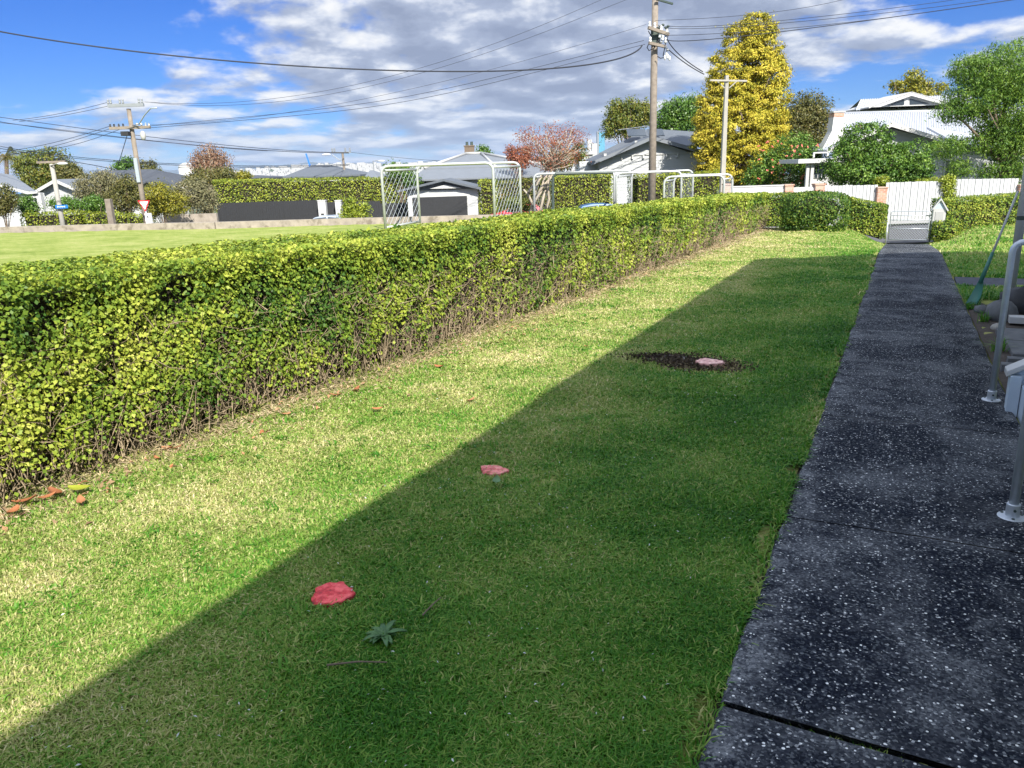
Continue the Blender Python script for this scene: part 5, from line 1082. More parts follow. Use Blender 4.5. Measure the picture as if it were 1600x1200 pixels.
# ---- cars
def car(label, c, L, paint, flip=1, zb=-2.5):
    root = thing('parked_car', label, 'car', (c[0], c[1], zb), True, 'cars parked along the street'); x0 = c[0]-L/2; w2 = .84
    X = lambda t: c[0]+flip*(t-.5)*L
    prof = [(0, .35), (.01, .62), (.05, .80), (.20, .90), (.27, .95), (.86, 1.0), (.97, .92), (1, .6), (1, .33), (.88, .25), (.12, .25)]
    s = MB(); s.slab([(X(t), c[1]-w2, zb+z) for t, z in prof], (0, 2*w2, 0)); s.build('body', M[paint], root, bevel=.03)
    cab = [(.26, .95), (.40, 1.34), (.50, 1.42), (.70, 1.43), (.84, 1.33), (.93, .98)]
    s = MB(); s.hexa([(X(t), c[1]-w2+.04+(z-.95)*.35, zb+z) for t, z in cab], [(X(t), c[1]+w2-.04-(z-.95)*.35, zb+z) for t, z in cab]); s.build('cabin', M[paint], root, bevel=.02)
    win = [(.31, 1.0), (.405, 1.29), (.60, 1.35), (.60, 1.0)], [(.62, 1.0), (.62, 1.35), (.80, 1.28), (.86, 1.0)]
    for wv in win:
        s = MB(); s.hexa([(X(t), c[1]-w2+.024+(z-.95)*.35, zb+z) for t, z in wv], [(X(t), c[1]-w2+.06+(z-.95)*.35, zb+z) for t, z in wv]); s.build('side_window', M['glass'], root)
    for t in (.19, .81):
        for y in (-1, 1):
            s = MB(); s.lathe((X(t), c[1]+y*(w2-.1)-.1, zb+.31), [(.31, 0), (.31, .2)], 18, 'y'); wh = s.build('wheel', M['rubber'], root); s = MB(); s.lathe((X(t), c[1]+y*(w2-.1)-.11, zb+.31), [(.18, 0), (.18, .225)], 14, 'y'); s.build('rim', M['galv'], wh)
    for y in (-1, 1):
        s = MB(); s.box((X(.005)-.02, c[1]+y*.6-.15, zb+.6), (X(.03), c[1]+y*.6+.15, zb+.73)); s.build('headlight', M['glass'], root)
    s = MB(); s.box((X(.6)-.08, c[1]-w2-.02, zb+.82), (X(.6)+.08, c[1]-w2+.01, zb+.85)); s.build('door_handle', M['galv'], root)
q = P3(505, 345, 51); car('silver hatchback with only its roof showing above the low wall', (q[0], 51), 3.9, 'carsilver', 1, P3(505, 336.5, 51)[2]-1.43)
q = P3(765, 333, 50); car('red car barely showing behind the right post of largest goal frame', (q[0]+1.7, 50), 3.9, 'carred', 1, P3(765, 330, 50)[2]-1.05)
q = P3(945, 320, 46); car('dark blue car roof showing above the hedge beside second goal frame', (q[0], 46), 4.0, 'carblue', -1, P3(948, 317, 46)[2]-1.43)
q = P3(12, 362, 44.5); car('dark car at the far left edge in front of the slatted garage gate', (q[0]-1.2, 41.5), 4.0, 'cardark', -1, P3(12, 356, 41.5)[2]-1.15)
s = MB(); a, b = P3(4, 341, 45), P3(36, 341, 45)
for k in range(8): s.box((a[0], 45, -2.4+k*.16), (b[0], 45.05, -2.4+k*.16+.145))
dg_ = s.build('slatted_gate', M['greyroof'], base=(a[0], 45, -2.4)); tag(dg_, 'grey horizontal slatted garage gate at far left edge', 'gate')
tag(MB().box((a[0]-.8, 44.9, -1.11), (b[0]+.1, 45.15, -.86)).build('gate_beam', M['white'], base=(a[0], 45, -1.1)), 'white beam spanning above the slatted garage gate', 'beam')

# ---- white picket fence, brick pillars
D = 35.2; FZ = -1.28
wf = lambda: None
def picket(label, x0, x1, yt0, yt1, D=D, zb=FZ, w_=.14, gap=.02, arch=0):
    a, b = P3(x0, yt0, D), P3(x1, yt1, D); root = thing('white_fence', label, 'fence', ((a[0]+b[0])/2, D, zb), True, 'white board fence panels across the street'); s = MB(); u = a[0]; rnd = random.Random(x0); n = 0
    while u < b[0]-.03:
        t = (u-a[0])/(b[0]-a[0]); zt = a[2]+(b[2]-a[2])*t+arch*math.sin(math.pi*t)+rnd.uniform(-.012, .012); s.box((u, D-rnd.uniform(.01, .03), zb), (u+w_, D+.012, zt)); u += w_+gap
    s.build('boards', M['whitewood'], root)
    for z in (zb+.25, min(a[2], b[2])-.25): MB().box((a[0], D+.014, z), (b[0], D+.06, z+.09)).build('rail', M['whitewood'], root)
    return root
picket('tall white double gate of vertical boards facing the path', 1385, 1475, 285, 283, D-.15)
picket('white board fence between brick pillars left of the tall gate, behind hedge', 1288, 1368, 290, 289)
picket('white board fence right of the tall gate with dappled tree shade', 1491, 1590, 280, 279)
a, b = P3(1140, 293, D), P3(1225, 293, D)
lw = thing('white_wall', 'low plain white rendered wall under the golden tree', 'wall', ((a[0]+b[0])/2, D, FZ)); MB().box((a[0], D-.08, FZ), (b[0], D+.08, a[2])).build('wall', M['white'], lw); MB().box((a[0], D-.11, a[2]+.002), (b[0], D+.11, a[2]+.05)).build('coping', M['white'], lw)
a, b = P3(1238, 293, D), P3(1272, 293, D)
lw = thing('white_wall', 'short white wall piece between two low brick pillars', 'wall', ((a[0]+b[0])/2, D, FZ)); MB().box((a[0], D-.08, FZ), (b[0], D+.08, a[2])).build('wall', M['white'], lw)
for (x0, x1, yt, lab) in ((1131, 1140, 287, 'brick pillar at the left end of the low white wall'), (1225, 1238, 288, 'brick pillar between low white wall and short wall piece'), (1272, 1287, 287, 'brick pillar left of the white porch fence panel'), (1369, 1384, 292, 'brick pillar at the left side of the tall white gate'), (1474, 1489, 308, 'lower brick pillar behind the letterbox'), (1590, 1606, 288, 'brick pillar at the right end of the fence')):
    a, b = P3(x0, yt, D), P3(x1, yt, D); r2 = thing('brick_pillar', lab, 'pillar', ((a[0]+b[0])/2, D, FZ), True, 'brick fence pillars')
    MB().box((a[0], D-.2, FZ), (b[0], D+.2, a[2]-.07)).build('shaft', M['brick'], r2); MB().box((a[0]-.03, D-.23, a[2]-.068), (b[0]+.03, D+.23, a[2])).build('cap', M['brick'], r2, bevel=.015)
# creeper on pillar right of the gate
tree('creeper', 'leafy creeper growing over the brick pillar right of the tall gate', 35.0, [(1482, 292, 9, 18), (1478, 282, 10, 6), (1485, 310, 7, 8)], 2600, .08, 'lightleaf', 1482, 325, .03, 6, cat='climbing plant', seed=50, clump=(.16, 14), zb=FZ, depth=.9)
tree('creeper', 'green creeper over the fence top between large shrub and gate', 35.8, [(1455, 283, 24, 4), (1378, 283, 9, 8)], 1500, .08, 'lightleaf', 1455, 300, .03, 6, cat='climbing plant', seed=51, clump=(.15, 12), zb=FZ)

# ---- houses
def roofslab(s, q, th=.14): s.slab(q, (0, 0, -th))
def gable_face(s, v, a, pk, b, step=.2):
    """weatherboards filling triangle a(left foot) pk b(right foot), street frame"""
    def uf(z):
        z = min(z, pk[2]-.01); ta = (z-a[2])/(pk[2]-a[2]); tb = (z-b[2])/(pk[2]-b[2]); return a[0]+(pk[0]-a[0])*max(0, ta), b[0]+(pk[0]-b[0])*max(0, tb)
    clap(s, v, min(a[2], b[2]), pk[2], uf, step)
# centre house
D = 56; ch = thing('centre_house', 'white weatherboard gabled house with grey roof left of golden conifer', 'house', (P3(1010, 260, D)[0], D, -2.2))
aL, pk, bR = P3(928, 250, D), P3(1016, 213, D), P3(1100, 236, D)
s = MB(); clap(s, D, -2.2, aL[2], lambda z: (aL[0]+.4, bR[0]-.2), .22); A2 = aL+(.4, 0, 0); B2 = np.array([bR[0]-.2, D, bR[2]]); gable_face(s, D, A2, pk-(0, 0, .15), np.array([B2[0], D, A2[2]]), .22)
s.box((aL[0]+.42, D+.03, -2.2), (bR[0]-.22, D+9, aL[2]-.05)); s.build('wall', M['whitewood'], ch)
s = MB(); ev = .75
for (e0, e1) in ((aL-(0.3, 0, .12), pk), (pk, bR+(0.3, 0, -.1))):
    lo, hi = (e0, e1); roofslab(s, [lo-(0, ev, 0), hi-(0, ev, 0), hi+(0, 9, 0), lo+(0, 9, 0)], .13)
s.build('roof', M['greyroof'], ch)
s = MB()
for (e0, e1) in ((aL-(0.3, 0, .12), pk), (pk, bR+(0.3, 0, -.1))):
    o_ = np.array([0, -ev-.035, -.02]); s.slab([e0+o_, e1+o_, e1+o_-(0, 0, .24), e0+o_-(0, 0, .24)], (0, .03, 0))
s.build('bargeboard', M['paleroof'], ch)
r0_, r1_ = P3(1013, 201, 63), P3(1092, 206, 63); f0, f1 = P3(936, 239, 58.5), P3(1112, 224, 58.5)
s = MB(); roofslab(s, [f0, f1, r1_, r0_]); roofslab(s, [r0_, r1_, r1_+(1, 6, -2.2), r0_+(-2, 6, -2.2)]); s.build('roof', M['greyroof'], ch)
s = MB(); z_ = P3(1000, 241.5, D)[2]; s.box((A2[0]+.3, D-.08, z_-.05), (B2[0]-.1, D-.022, z_+.05)); s.build('trim', M['white'], ch)
for px in (957, 971, 988, 1005, 1041, 1058, 1078):
    q = P3(px, 244, D); MB().box((q[0]-.06, D-.16, z_-.28), (q[0]+.06, D-.03, z_-.055)).build('bracket', M['white'], ch)
for px, py in ((945, 239), (993, 219), (1034, 216), (1062, 225)):
    q = P3(px, py+2.5, D-.5); MB().box((q[0]-.09, D-ev, q[2]-.1), (q[0]+.09, D-.02, q[2]+.06)).build('eave_bracket', M['white'], ch)
for (xa, xb) in ((980, 1008), (1012, 1036)):
    a_, b_2 = P3(xa, 213.5, 60.2), P3(xb, 213, 60.2); s = MB(); s.slab([a_+(0, -.6, .0), b_2+(0, -.6, .0), b_2+(0, .4, .5), a_+(0, .4, .5)], (0, 0, .05)); s.build('solar_panel', M['glass'], ch)
s = MB(); a_ = P3(966, 203, 62); b_2 = P3(1012, 197, 62); s.tube([a_, b_2], .03, 5)
for k in range(9): c = a_+(b_2-a_)*k/8; s.tube([c-(0, .5, 0), c+(0, .5, 0)], .015, 4)
c = P3(987, 205, 62); s.tube([c+(-.3, 0, -.25), c+(.3, 0, -.25), c+(.35, 0, .1), c+(-.35, 0, .1), c+(-.3, 0, -.25)], .03, 5); s.tube([c-(0, 0, 1.6), c], .04, 6); s.build('antenna', M['greyinsul'], ch)
s = MB(); clap(s, D+1.6, -2.2, P3(918, 252, D+1.6)[2], lambda z: (P3(905, 256, D+1.6)[0], aL[0]+.5), .22); s.build('side_wing', M['whitewood'], ch)
# white house with corrugated roof
def corr(s, q00, q10, q11, q01, pitch=.16, amp=.028, th=.05):
    """corrugated sheet: q00-q10 eave, q01-q11 ridge; ribs run eave to ridge"""
    q00, q10, q11, q01 = map(lambda q: np.array(q, float), (q00, q10, q11, q01)); L = np.linalg.norm(q10-q00); n = int(L/pitch)*4; nrm = np.cross(q10-q00, q01-q00); nrm /= np.linalg.norm(nrm); nrm = nrm if nrm[2] > 0 else -nrm
    vs = []
    for i in range(n+1):
        t = i/n; h = nrm*amp*math.cos(i*math.pi/2); a = q00+(q10-q00)*t+h; b = q01+(q11-q01)*t+h; vs += [a, b]
    s.add(vs, [(2*i, 2*i+2, 2*i+3, 2*i+1) for i in range(n)])
wh = thing('white_house', 'white house with corrugated white roof and porch behind the board fence', 'house', (P3(1400, 300, 46)[0], 46, FZ))
D = 46; e0, e1 = P3(1288, 228, D), P3(1640, 226, D); g0, g1 = P3(1320, 177, 52), P3(1600, 170, 52)
s = MB(); corr(s, e0, e1, g1, g0); s.build('roof', M['whiteroof'], wh)
s = MB(); s.tube([g0, g1], .09, 8); s.build('ridge_cap', M['whiteroof'], wh, smooth=True)
u0_, u1_ = P3(1337, 172, 53), P3(1520, 168, 53); v0_, v1_ = P3(1345, 155, 56), P3(1520, 147, 56)
s = MB(); corr(s, u0_, u1_, v1_, v0_); corr(s, v0_+(0, 8, -2.6), v1_+(0, 8, -2.6), v1_, v0_); s.build('upper_roof', M['whiteroof'], wh)
# dutch gable vent
ga, gp, gb_ = P3(1362, 168, 52.2), P3(1421, 147, 52.2), P3(1482, 163, 52.2); gb_[2] = ga[2] = (ga[2]+gb_[2])/2
s = MB(); s.slab([ga, gb_, gp], (0, .2, 0)); gv = s.build('gable', M['white'], wh)
s = MB(); s.slab([ga+(-.3, -.3, -.02), gp+(0, -.3, .10), gp+(0, -.3, -.12), ga+(.4, -.3, -.02)], (0, .25, 0)); s.slab([gb_+(.3, -.3, -.02), gb_+(-.4, -.3, -.02), gp+(0, -.3, -.12), gp+(0, -.3, .10)], (0, .25, 0)); s.slab([ga+(-.3, -.3, 0), gp+(0, -.3, .12), gp+(0, 3.5, .12), ga+(-.3, 3.5, 0)], (0, 0, -.08)); s.slab([gp+(0, -.3, .12), gb_+(.3, -.3, 0), gb_+(.3, 3.5, 0), gp+(0, 3.5, .12)], (0, 0, -.08)); s.build('gable_trim', M['white'], wh)
for (pa, pb, pc_) in (((1387, 165), (1413, 163.5), (1413, 155)), ((1422, 163), (1452, 162), (1422, 154))):
    s = MB(); s.slab([P3(*pa, 52.15), P3(*pb, 52.15), P3(*pc_, 52.15)], (0, .03, 0)); s.build('vent_window', M['glass'], gv)
# front gable wall with barge
D = 44.5; gl, gpk, gr = P3(1296, 234, D), P3(1385, 196, D), P3(1470, 222, D); gr2 = P3(1600, 240, D)
s = MB(); clap(s, D, FZ, P3(1400, 226, D)[2], lambda z: (P3(1305, 230, D)[0], P3(1620, 230, D)[0]), .2); zz0 = P3(1400, 226, D)[2]; gable_face(s, D, np.array([gl[0]+.3, D, zz0]), gpk-(0, 0, .1), np.array([gr[0]+.3, D, zz0]), .2); s.build('wall', M['whitewood'], wh)
s = MB(); s.slab([gl+(-.4, -.6, .0), gpk+(0, -.6, .14), gpk+(0, 3, .14), gl+(-.4, 3, .0)], (0, 0, -.12)); s.slab([gpk+(0, -.6, .14), gr+(.4, -.6, .0), gr+(.4, 3, 0), gpk+(0, 3, .14)], (0, 0, -.12))
s.slab([gr+(.4, -.6, 0), gr2+(0, -.6, 0), gr2+(0, 2.4, .9), gr+(.4, 2.4, .9)], (0, 0, -.12)); s.build('lower_roof', M['whiteroof'], wh)
s = MB(); o_ = np.array([0, -.64, .0])
s.slab([gl+o_+(-.4, 0, .0), gpk+o_+(0, 0, .14), gpk+o_+(0, 0, -.1), gl+o_+(-.4, 0, -.22)], (0, .03, 0)); s.slab([gpk+o_+(0, 0, .14), gr+o_+(.4, 0, 0), gr+o_+(.4, 0, -.22), gpk+o_+(0, 0, -.1)], (0, .03, 0)); s.build('bargeboard', M['white'], wh)
for (x0, x1) in ((1478, 1492), (1499, 1512)):
    a, b = P3(x0, 251, D), P3(x1, 276, D); s = MB(); s.box((a[0]-.1, D-.06, b[2]-.1), (b[0]+.1, D-.03, a[2]+.1)); wn = s.build('window', M['white'], wh); s = MB(); s.box((a[0], D-.075, b[2]), (b[0], D-.062, a[2])); s.build('pane', M['glass'], wn)
# flared rendered chimney
c0 = [P3(1284, 235, 45), P3(1318, 235, 45)]; c1 = [P3(1300, 205, 45.3), P3(1319, 205, 45.3)]; c2 = [P3(1303, 183, 45.5), P3(1320, 183, 45.5)]; c3 = [P3(1303, 176, 45.5), P3(1320, 176, 45.5)]
s = MB()
for lo, hi in ((c0, c1), (c1, c2)): s.hexa([lo[0], lo[1], lo[1]+(0, .7, 0), lo[0]+(0, .7, 0)], [hi[0], hi[1], hi[1]+(0, .7, 0), hi[0]+(0, .7, 0)])
chm = s.build('chimney', M['white'], wh); s = MB(); s.box(c2[0]+(0.01, 0.01, .003), c3[1]+(-.01, .69, 0)); s.build('brick_course', M['brick'], chm); s = MB(); s.box(c3[0]+(-.03, -.03, .002), c3[1]+(.03, .73, .09)); s.build('chimney_cap', M['white'], chm)
# porch
D = 42; pa, pb = P3(1243, 252, D), P3(1300, 250, D)
s = MB(); s.box((pa[0], D-.4, pa[2]-.12), (pb[0]+.6, D+2.5, pa[2]+.10)); s.build('porch_roof', M['white'], wh, bevel=.015)
for px in (1261, 1268):
    q = P3(px, 270, D); MB().box((q[0]-.08, D-.1, FZ), (q[0]+.08, D+.06, pa[2]-.122)).build('porch_column', M['white'], wh, bevel=.01)
s = MB(); q0, q1 = P3(1269, 262, D+.4), P3(1300, 262, D+.4); s.box((q0[0], D+.4, FZ), (q1[0]+.5, D+.5, pa[2]-.122)); s.build('porch_wall', M['white'], wh)
q0, q1 = P3(1273, 259, D+.35), P3(1289, 278, D+.35); s = MB(); s.box((q0[0], D+.34, q1[2]), (q1[0], D+.398, q0[2])); wn = s.build('porch_window', M['white'], wh)
for i in range(3):
    for j in range(3):
        w3, h3 = (q1[0]-q0[0])/3, (q0[2]-q1[2])/3; MB().box((q0[0]+w3*i+.02, D+.325, q1[2]+h3*j+.02), (q0[0]+w3*(i+1)-.02, D+.338, q1[2]+h3*(j+1)-.02)).build('pane', M['glass'], wn)
s = MB(); a, b = P3(1271, 240, D), P3(1292, 247, D); s.box((a[0], D, b[2]+.05), (a[0]+.08, D+.08, a[2])); s.box((b[0], D, b[2]+.05), (b[0]+.08, D+.08, a[2])); s.box((a[0], D, a[2]+.002), (b[0]+.08, D+.08, a[2]+.07)); s.build('roof_rail', M['white'], wh)
# garage
D = 53; zb = -2.5; gL, gR = P3(636, 300, D), P3(746, 300, D); pk = P3(694, 279.5, D); eL, eR = P3(622, 302, D), P3(752, 294, D); eR[2] = eL[2] = (eL[2]+eR[2])/2+.12
gg = thing('garage', 'white weatherboard garage with dark wide door behind largest goal frame', 'garage', (pk[0], D, zb))
s = MB(); clap(s, D, zb, eL[2]-.05, lambda z: (gL[0], gR[0]), .19); s.box((gL[0]+.02, D+.031, zb), (gR[0]-.02, D+6, eL[2]-.05)); s.build('wall', M['whitewood'], gg)
s = MB(); roofslab(s, [eL-(0, .6, 0), pk-(0, .6, 0), pk+(0, 6.3, 0), eL+(0, 6.3, 0)]); roofslab(s, [pk-(0, .6, 0), eR-(0, .6, 0), eR+(0, 6.3, 0), pk+(0, 6.3, 0)]); s.build('roof', M['greyroof'], gg)
s = MB(); s.slab([eL+(.5, -.15, -.05), eR+(-.5, -.15, -.05), pk+(0, -.15, -.2)], (0, .1, 0)); s.build('gable', M['greyroof'], gg)
s = MB(); a, b, c = P3(671, 295, D-.3), P3(722, 294, D-.3), P3(696, 288.5, D-.3); s.slab([a, b, c], (0, .12, 0)); s.build('gable_vent', M['white'], gg)
q0, q1 = P3(644, 309, D), P3(731, 340, D); s = MB(); u = q0[0]; nb_ = 14; bw = (q1[0]-q0[0])/nb_
for k in range(nb_): s.box((q0[0]+bw*k+.008, D-.03, zb), (q0[0]+bw*(k+1)-.008, D-.021, q0[2]))
s.box((q0[0], D-.0205, zb), (q1[0], D-.0202, q0[2])); dr = s.build('door', M['black'], gg)
s = MB(); s.box((q0[0]-.25, D-.05, zb), (q0[0]-.02, D-.022, q0[2]+.2)); s.box((q1[0]+.02, D-.05, zb), (q1[0]+.22, D-.022, q0[2]+.2)); s.box((q0[0]-.02, D-.05, q0[2]+.012), (q1[0]+.02, D-.022, q0[2]+.2)); s.build('door_frame', M['white'], gg)
# house behind garage
D = 62; hb = thing('hip_roof_house', 'grey hip-roofed house with brick chimney behind the garage', 'house', (P3(740, 270, D)[0], D, -3))
eA, eB = P3(640, 281, 60), P3(868, 284, 60); eB[2] = eA[2]; mA, mB = P3(664, 262, 64), P3(846, 258, 64); mA[2] = mB[2] = (mA[2]+mB[2])/2; ap0, ap1 = P3(728, 241, 68), P3(752, 241, 68); ap1[2] = ap0[2]
s = MB(); s.slab([eA, eB, mB, mA], (0, 0, -.12)); s.build('lower_roof', M['paleroof'], hb)
m0, m1 = mA+(0, -.5, -.02), mB+(0, -.5, -.02)
s = MB(); s.slab([m0, m1, ap1, ap0], (0, 0, -.12)); s.slab([m0, ap0, ap0+(0, .5, 0), m0+(0, 8, 0)], (0, 0, -.12)); s.slab([m1, m1+(0, 8, 0), ap1+(0, .5, 0), ap1], (0, 0, -.12)); s.build('upper_roof', M['paleroof'], hb)
s = MB()
for a, b in ((m0, ap0), (m1, ap1), (ap0, ap1), (P3(775, 262, 64)-(0, .4, .0), ap1-(0, .1, 0))): s.tube([a+(0, -.02, .06), b+(0, -.02, .06)], .11, 8)
s.build('ridge_cap', M['cream'], hb, smooth=True)
s = MB(); clap(s, 60.8, -3, eA[2]-.1, lambda z: (eA[0]+.6, eB[0]-.6), .2); s.box((eA[0]+.7, 60.9, -3), (eB[0]-.7, 68, eA[2]-.1)); s.build('wall', M['whitewood'], hb)
c0, c1 = P3(726, 240, 68.5), P3(741, 240, 68.5); zt = P3(733, 229, 68.5)[2]; s = MB(); s.box((c0[0], 68.5, c0[2]-1), (c1[0], 69.3, zt)); chm = s.build('chimney', M['bark'], hb); s = MB(); s.box((c0[0]-.05, 68.45, zt+.002), (c1[0]+.05, 69.35, zt+.1)); s.build('chimney_cap', M['bark'], chm)
for du in (.22, .62):
    s = MB(); s.lathe((c0[0]+du, 68.9, zt+.1), [(.13, 0), (.11, .28), (.14, .3)], 10); s.build('chimney_pot', M['darkpipe'], chm)
# left houses
D = 57; h1 = thing('villa', 'white villa with grey gable roof and small-paned windows at left edge', 'house', (P3(30, 300, D)[0], D, -2.6))
rA, rB = P3(-30, 262, 60), P3(19, 272, 60); e0, e1 = P3(-30, 280, D), P3(60, 299, D)
s = MB(); s.slab([P3(-60, 284, D), P3(57, 299, D), P3(19, 273, 62), P3(-60, 262, 62)], (0, 0, -.15)); s.build('roof', M['paleroof'], h1)
s = MB(); a, b = P3(-30, 281, D-.1), P3(42, 299, D-.1); s.slab([a, b, b-(0, 0, .2), a-(0, 0, .2)], (0, .06, 0)); s.slab([b, P3(58, 299.5, D-.1), P3(58, 302, D-.1), b-(0, 0, .2)], (0, .06, 0)); s.build('bargeboard', M['white'], h1)
s = MB(); clap(s, D+.5, -2.6, P3(30, 303, D)[2], lambda z: (P3(-30, 300, D)[0], P3(62, 300, D)[0]), .2); s.build('wall', M['whitewood'], h1)
s = MB(); s.box((P3(31, 300, D)[0], D+.1, -2.6), (P3(61, 300, D)[0], D+.48, P3(45, 301.5, D)[2])); s.build('bay', M['white'], h1)
for x0, x1 in ((32, 38), (41, 47), (50, 56)):
    a, b = P3(x0, 302.5, D), P3(x1, 306, D); s = MB(); s.box((a[0], D+.06, b[2]), (b[0], D+.098, a[2])); s.build('window', M['glass'], h1)
a, b = P3(52, 309, D), P3(58, 322, D); s = MB(); s.box((a[0], D+.06, b[2]), (b[0], D+.098, a[2])); s.build('window', M['glass'], h1)
D = 63; h2 = thing('gabled_cottage', 'white cottage gable end partly behind the pale lamp pole', 'house', (P3(90, 310, D)[0], D, -2.6))
a, p_, b = P3(58, 300, D), P3(92, 280, D), P3(132, 302, D); b[2] = a[2]
s = MB(); clap(s, D, -2.6, a[2], lambda z: (a[0]+.4, b[0]-.2), .2); gable_face(s, D, a+(.4, 0, 0), p_-(0, 0, .1), b-(.2, 0, 0), .2); s.build('wall', M['whitewood'], h2)
s = MB(); s.slab([a-(0.2, .6, 0.08), p_-(0, .6, 0), p_+(0, 8, 0), a+(-.2, 8, -.08)], (0, 0, -.15)); s.slab([p_-(0, .6, 0), b+(.2, -.6, -.08), b+(.2, 8, -.08), p_+(0, 8, 0)], (0, 0, -.15)); s.build('roof', M['paleroof'], h2)
s = MB(); o_ = np.array([0, -.64, 0.02]); s.slab([a+o_-(.2, 0, .08), p_+o_, p_+o_-(0, 0, .25), a+o_-(.2, 0, .33)], (0, .03, 0)); s.slab([p_+o_, b+o_+(.2, 0, -.08), b+o_+(.2, 0, -.33), p_+o_-(0, 0, .25)], (0, .03, 0)); s.build('bargeboard', M['white'], h2)
D = 66; h3 = thing('dark_roof_house', 'house with wide dark hip roof behind the left power pole', 'house', (P3(220, 300, D)[0], D, -3))
a, b = P3(130, 296, D), P3(295, 298, D); b[2] = a[2]; r1_, r2_ = P3(152, 267, 71), P3(236, 268, 71); r2_[2] = r1_[2]
s = MB(); s.slab([a, b, r2_, r1_], (0, 0, -.15)); s.slab([b, b+(0, 10, 0), r2_+(0, .3, 0), r2_], (0, 0, -.15)); s.slab([a, r1_, r1_+(0, .3, 0), a+(0, 10, 0)], (0, 0, -.15)); s.build('roof', M['darkroof'], h3)
s = MB(); s.box((a[0], D-.06, a[2]-.22), (b[0], D-.01, a[2]-.02)); s.build('gutter', M['white'], h3); s = MB(); clap(s, D+.6, -3, a[2]-.15, lambda z: (a[0]+.5, b[0]-.5), .2); s.build('wall', M['whitewood'], h3)
ga, gp_, gb_ = P3(205, 300, D-2), P3(233, 282, D-2), P3(262, 300, D-2); s = MB(); gable_face(s, D-2, ga, gp_-(0, 0, .1), gb_, .2); clap(s, D-2, -3, ga[2], lambda z: (ga[0], gb_[0]), .2); s.build('gable_wing', M['whitewood'], h3)
s = MB(); s.slab([ga-(.3, .5, .1), gp_-(0, .5, 0), gp_+(0, 3, 0), ga+(-.3, 3, -.1)], (0, 0, -.13)); s.slab([gp_-(0, .5, 0), gb_+(.3, -.5, -.1), gb_+(.3, 3, -.1), gp_+(0, 3, 0)], (0, 0, -.13)); s.build('gable_roof', M['darkroof'], h3)
# far roofs
def farroof(label, x0, x1, ye, xr0, xr1, yr, D, mt):
    a, b = P3(x0, ye, D), P3(x1, ye, D); b[2] = a[2]; c, d = P3(xr0, yr, D+6), P3(xr1, yr, D+6); d[2] = c[2]; zb_ = tz(a[0], D)
    root = thing('far_house', label, 'house', ((a[0]+b[0])/2, D, zb_)); s = MB(); s.slab([a, b, d, c], (0, 0, -.2)); s.slab([b, b+(0, 12, 0), d+(0, .2, 0), d], (0, 0, -.2)); s.slab([a, c, c+(0, .2, 0), a+(0, 12, 0)], (0, 0, -.2)); s.build('roof', M[mt], root)
    s = MB(); s.box((a[0]+.4, D+.4, zb_), (b[0]-.4, D+11, a[2]-.15)); s.build('wall', M['cream'], root)
farroof('distant grey hip roof above the tall clipped hedge, by the far pole', 441, 563, 276.5, 487, 515, 258.5, 102, 'greyroof')
farroof('distant low brown roof above the tall hedge, left of the grey hip roof', 342, 420, 280, 360, 402, 275, 96, 'darkroof')
farroof('distant small pale gable roof just left of the largest goal frame', 567, 592, 279, 578, 582, 266, 88, 'paleroof')
farroof('distant white roof left of the centre house, above the orange tree', 905, 930, 240, 912, 925, 236, 140, 'cream')
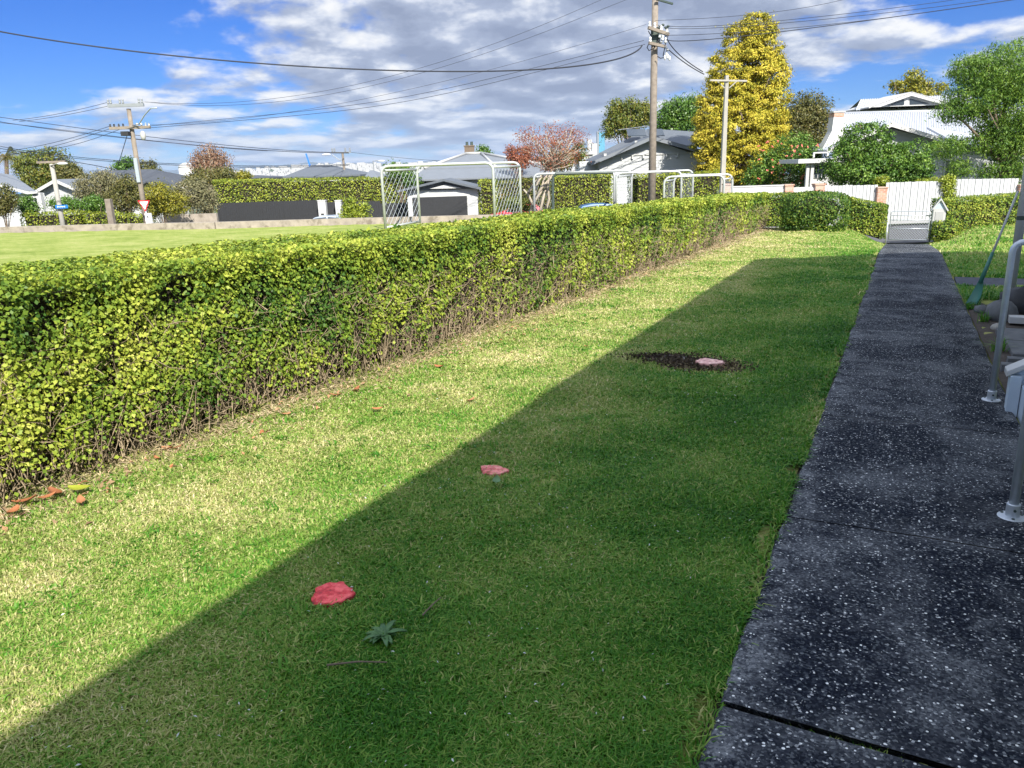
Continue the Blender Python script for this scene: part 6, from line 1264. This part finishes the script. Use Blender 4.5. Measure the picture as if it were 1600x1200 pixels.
# white silo, high-rise, crane, city
b, t = P3(293, 275, 420), P3(293, 262, 420); sil = thing('silo', 'distant white domed silo left of the brown tree', 'silo', (b[0], 420, b[2]-14)); r = 4.0
s = MB(); s.lathe((b[0], 420, b[2]-14), [(r, 0), (r, t[2]-b[2]+14)], 20); s.build('cylinder', M['white'], sil, smooth=True); s = MB(); s.lathe((b[0], 420, t[2]), [(r*1.02, 0), (r*.9, 1.2), (r*.6, 2.1), (r*.25, 2.5)], 20); s.build('dome', M['white'], sil, smooth=True)
D = 1400; a, b = P3(934, 207, D), P3(945, 207, D); tw = thing('tower_block', 'distant blue glass high-rise left of the centre house', 'tower', ((a[0]+b[0])/2, D, -46)); bt = mat('blue_glass', (.10, .28, .40), .2, var=.2, scale=.3)
MB().box((a[0], D, -46), (b[0], D+14, a[2])).build('glass_shaft', bt, tw); MB().box((a[0]-1, D-.5, -46), (a[0]+2, D+14, a[2]+2)).build('core', M['greyinsul'], tw)
D = 1800; s = MB(); a, b = P3(484, 258, D), P3(478, 240, D); s.beam(a, b, 3.0, 3.0); s.beam((a[0], D, -46), (a[0], D, a[2]+2), 4, 4); tag(s.build('harbour_crane', M['blue'], base=(a[0], D, -46)), 'distant blue crane jib above the grey hip roof', 'crane')
r_ = np.random.default_rng(17); s = MB()
for k in range(900):
    px = r_.uniform(365, 800) if k < 720 else r_.uniform(860, 960); D = r_.uniform(3000, 3560); t = (D-2900)/700
    crest = np.interp(px, [360, 400, 440, 480, 520, 560, 620, 700, 780, 860, 960], [270, 265, 261, 259.5, 258, 257.5, 257, 254, 252, 247, 244]); q = P3(px, crest, 3600)
    zz = q[2]-(3600-D)/700*(q[2]+46)*.7; u = q[0]*D/3600; w_ = r_.uniform(8, 26); h_ = r_.uniform(6, 16); s.box((u, D, zz-10), (u+w_, D+12, zz+h_))
tag(s.build('city', M['cream'], base=(0, 3200, -40)), 'far pale city buildings spread over the slope across the harbour', 'city', kind='stuff')
for (px0, px1, yt, D, lab) in ((918, 925, 218, 1300, 'pale distant office block left of the blue high-rise'), (925, 933, 224, 1250, 'lower distant block beside the blue high-rise')):
    a, b = P3(px0, yt, D), P3(px1, yt, D); tag(MB().box((a[0], D, -46), (b[0], D+12, a[2])).build('office_block', M['cream'], base=(a[0], D, -46)), lab, 'building')

# ---- haze
mh = bpy.data.materials.new('haze'); mh.use_nodes = True; th_ = NT(mh.node_tree); th_.n.remove(th_.n['Principled BSDF'])
pv_ = th_.node('ShaderNodeVolumePrincipled'); pv_.inputs['Density'].default_value = 6e-5; pv_.inputs['Color'].default_value = (.62, .74, .95, 1); pv_.inputs['Anisotropy'].default_value = .2
th_.l.new(pv_.outputs[0], th_.n['Material Output'].inputs['Volume'])
s = MB(); s.box((-19000, -500, -64), (19000, 20000, 160)); hz = s.build('haze', mh, base=(0, 0, -64)); hz['kind'] = 'stuff'; hz['label'] = 'thin blue sea haze over the whole neighbourhood'
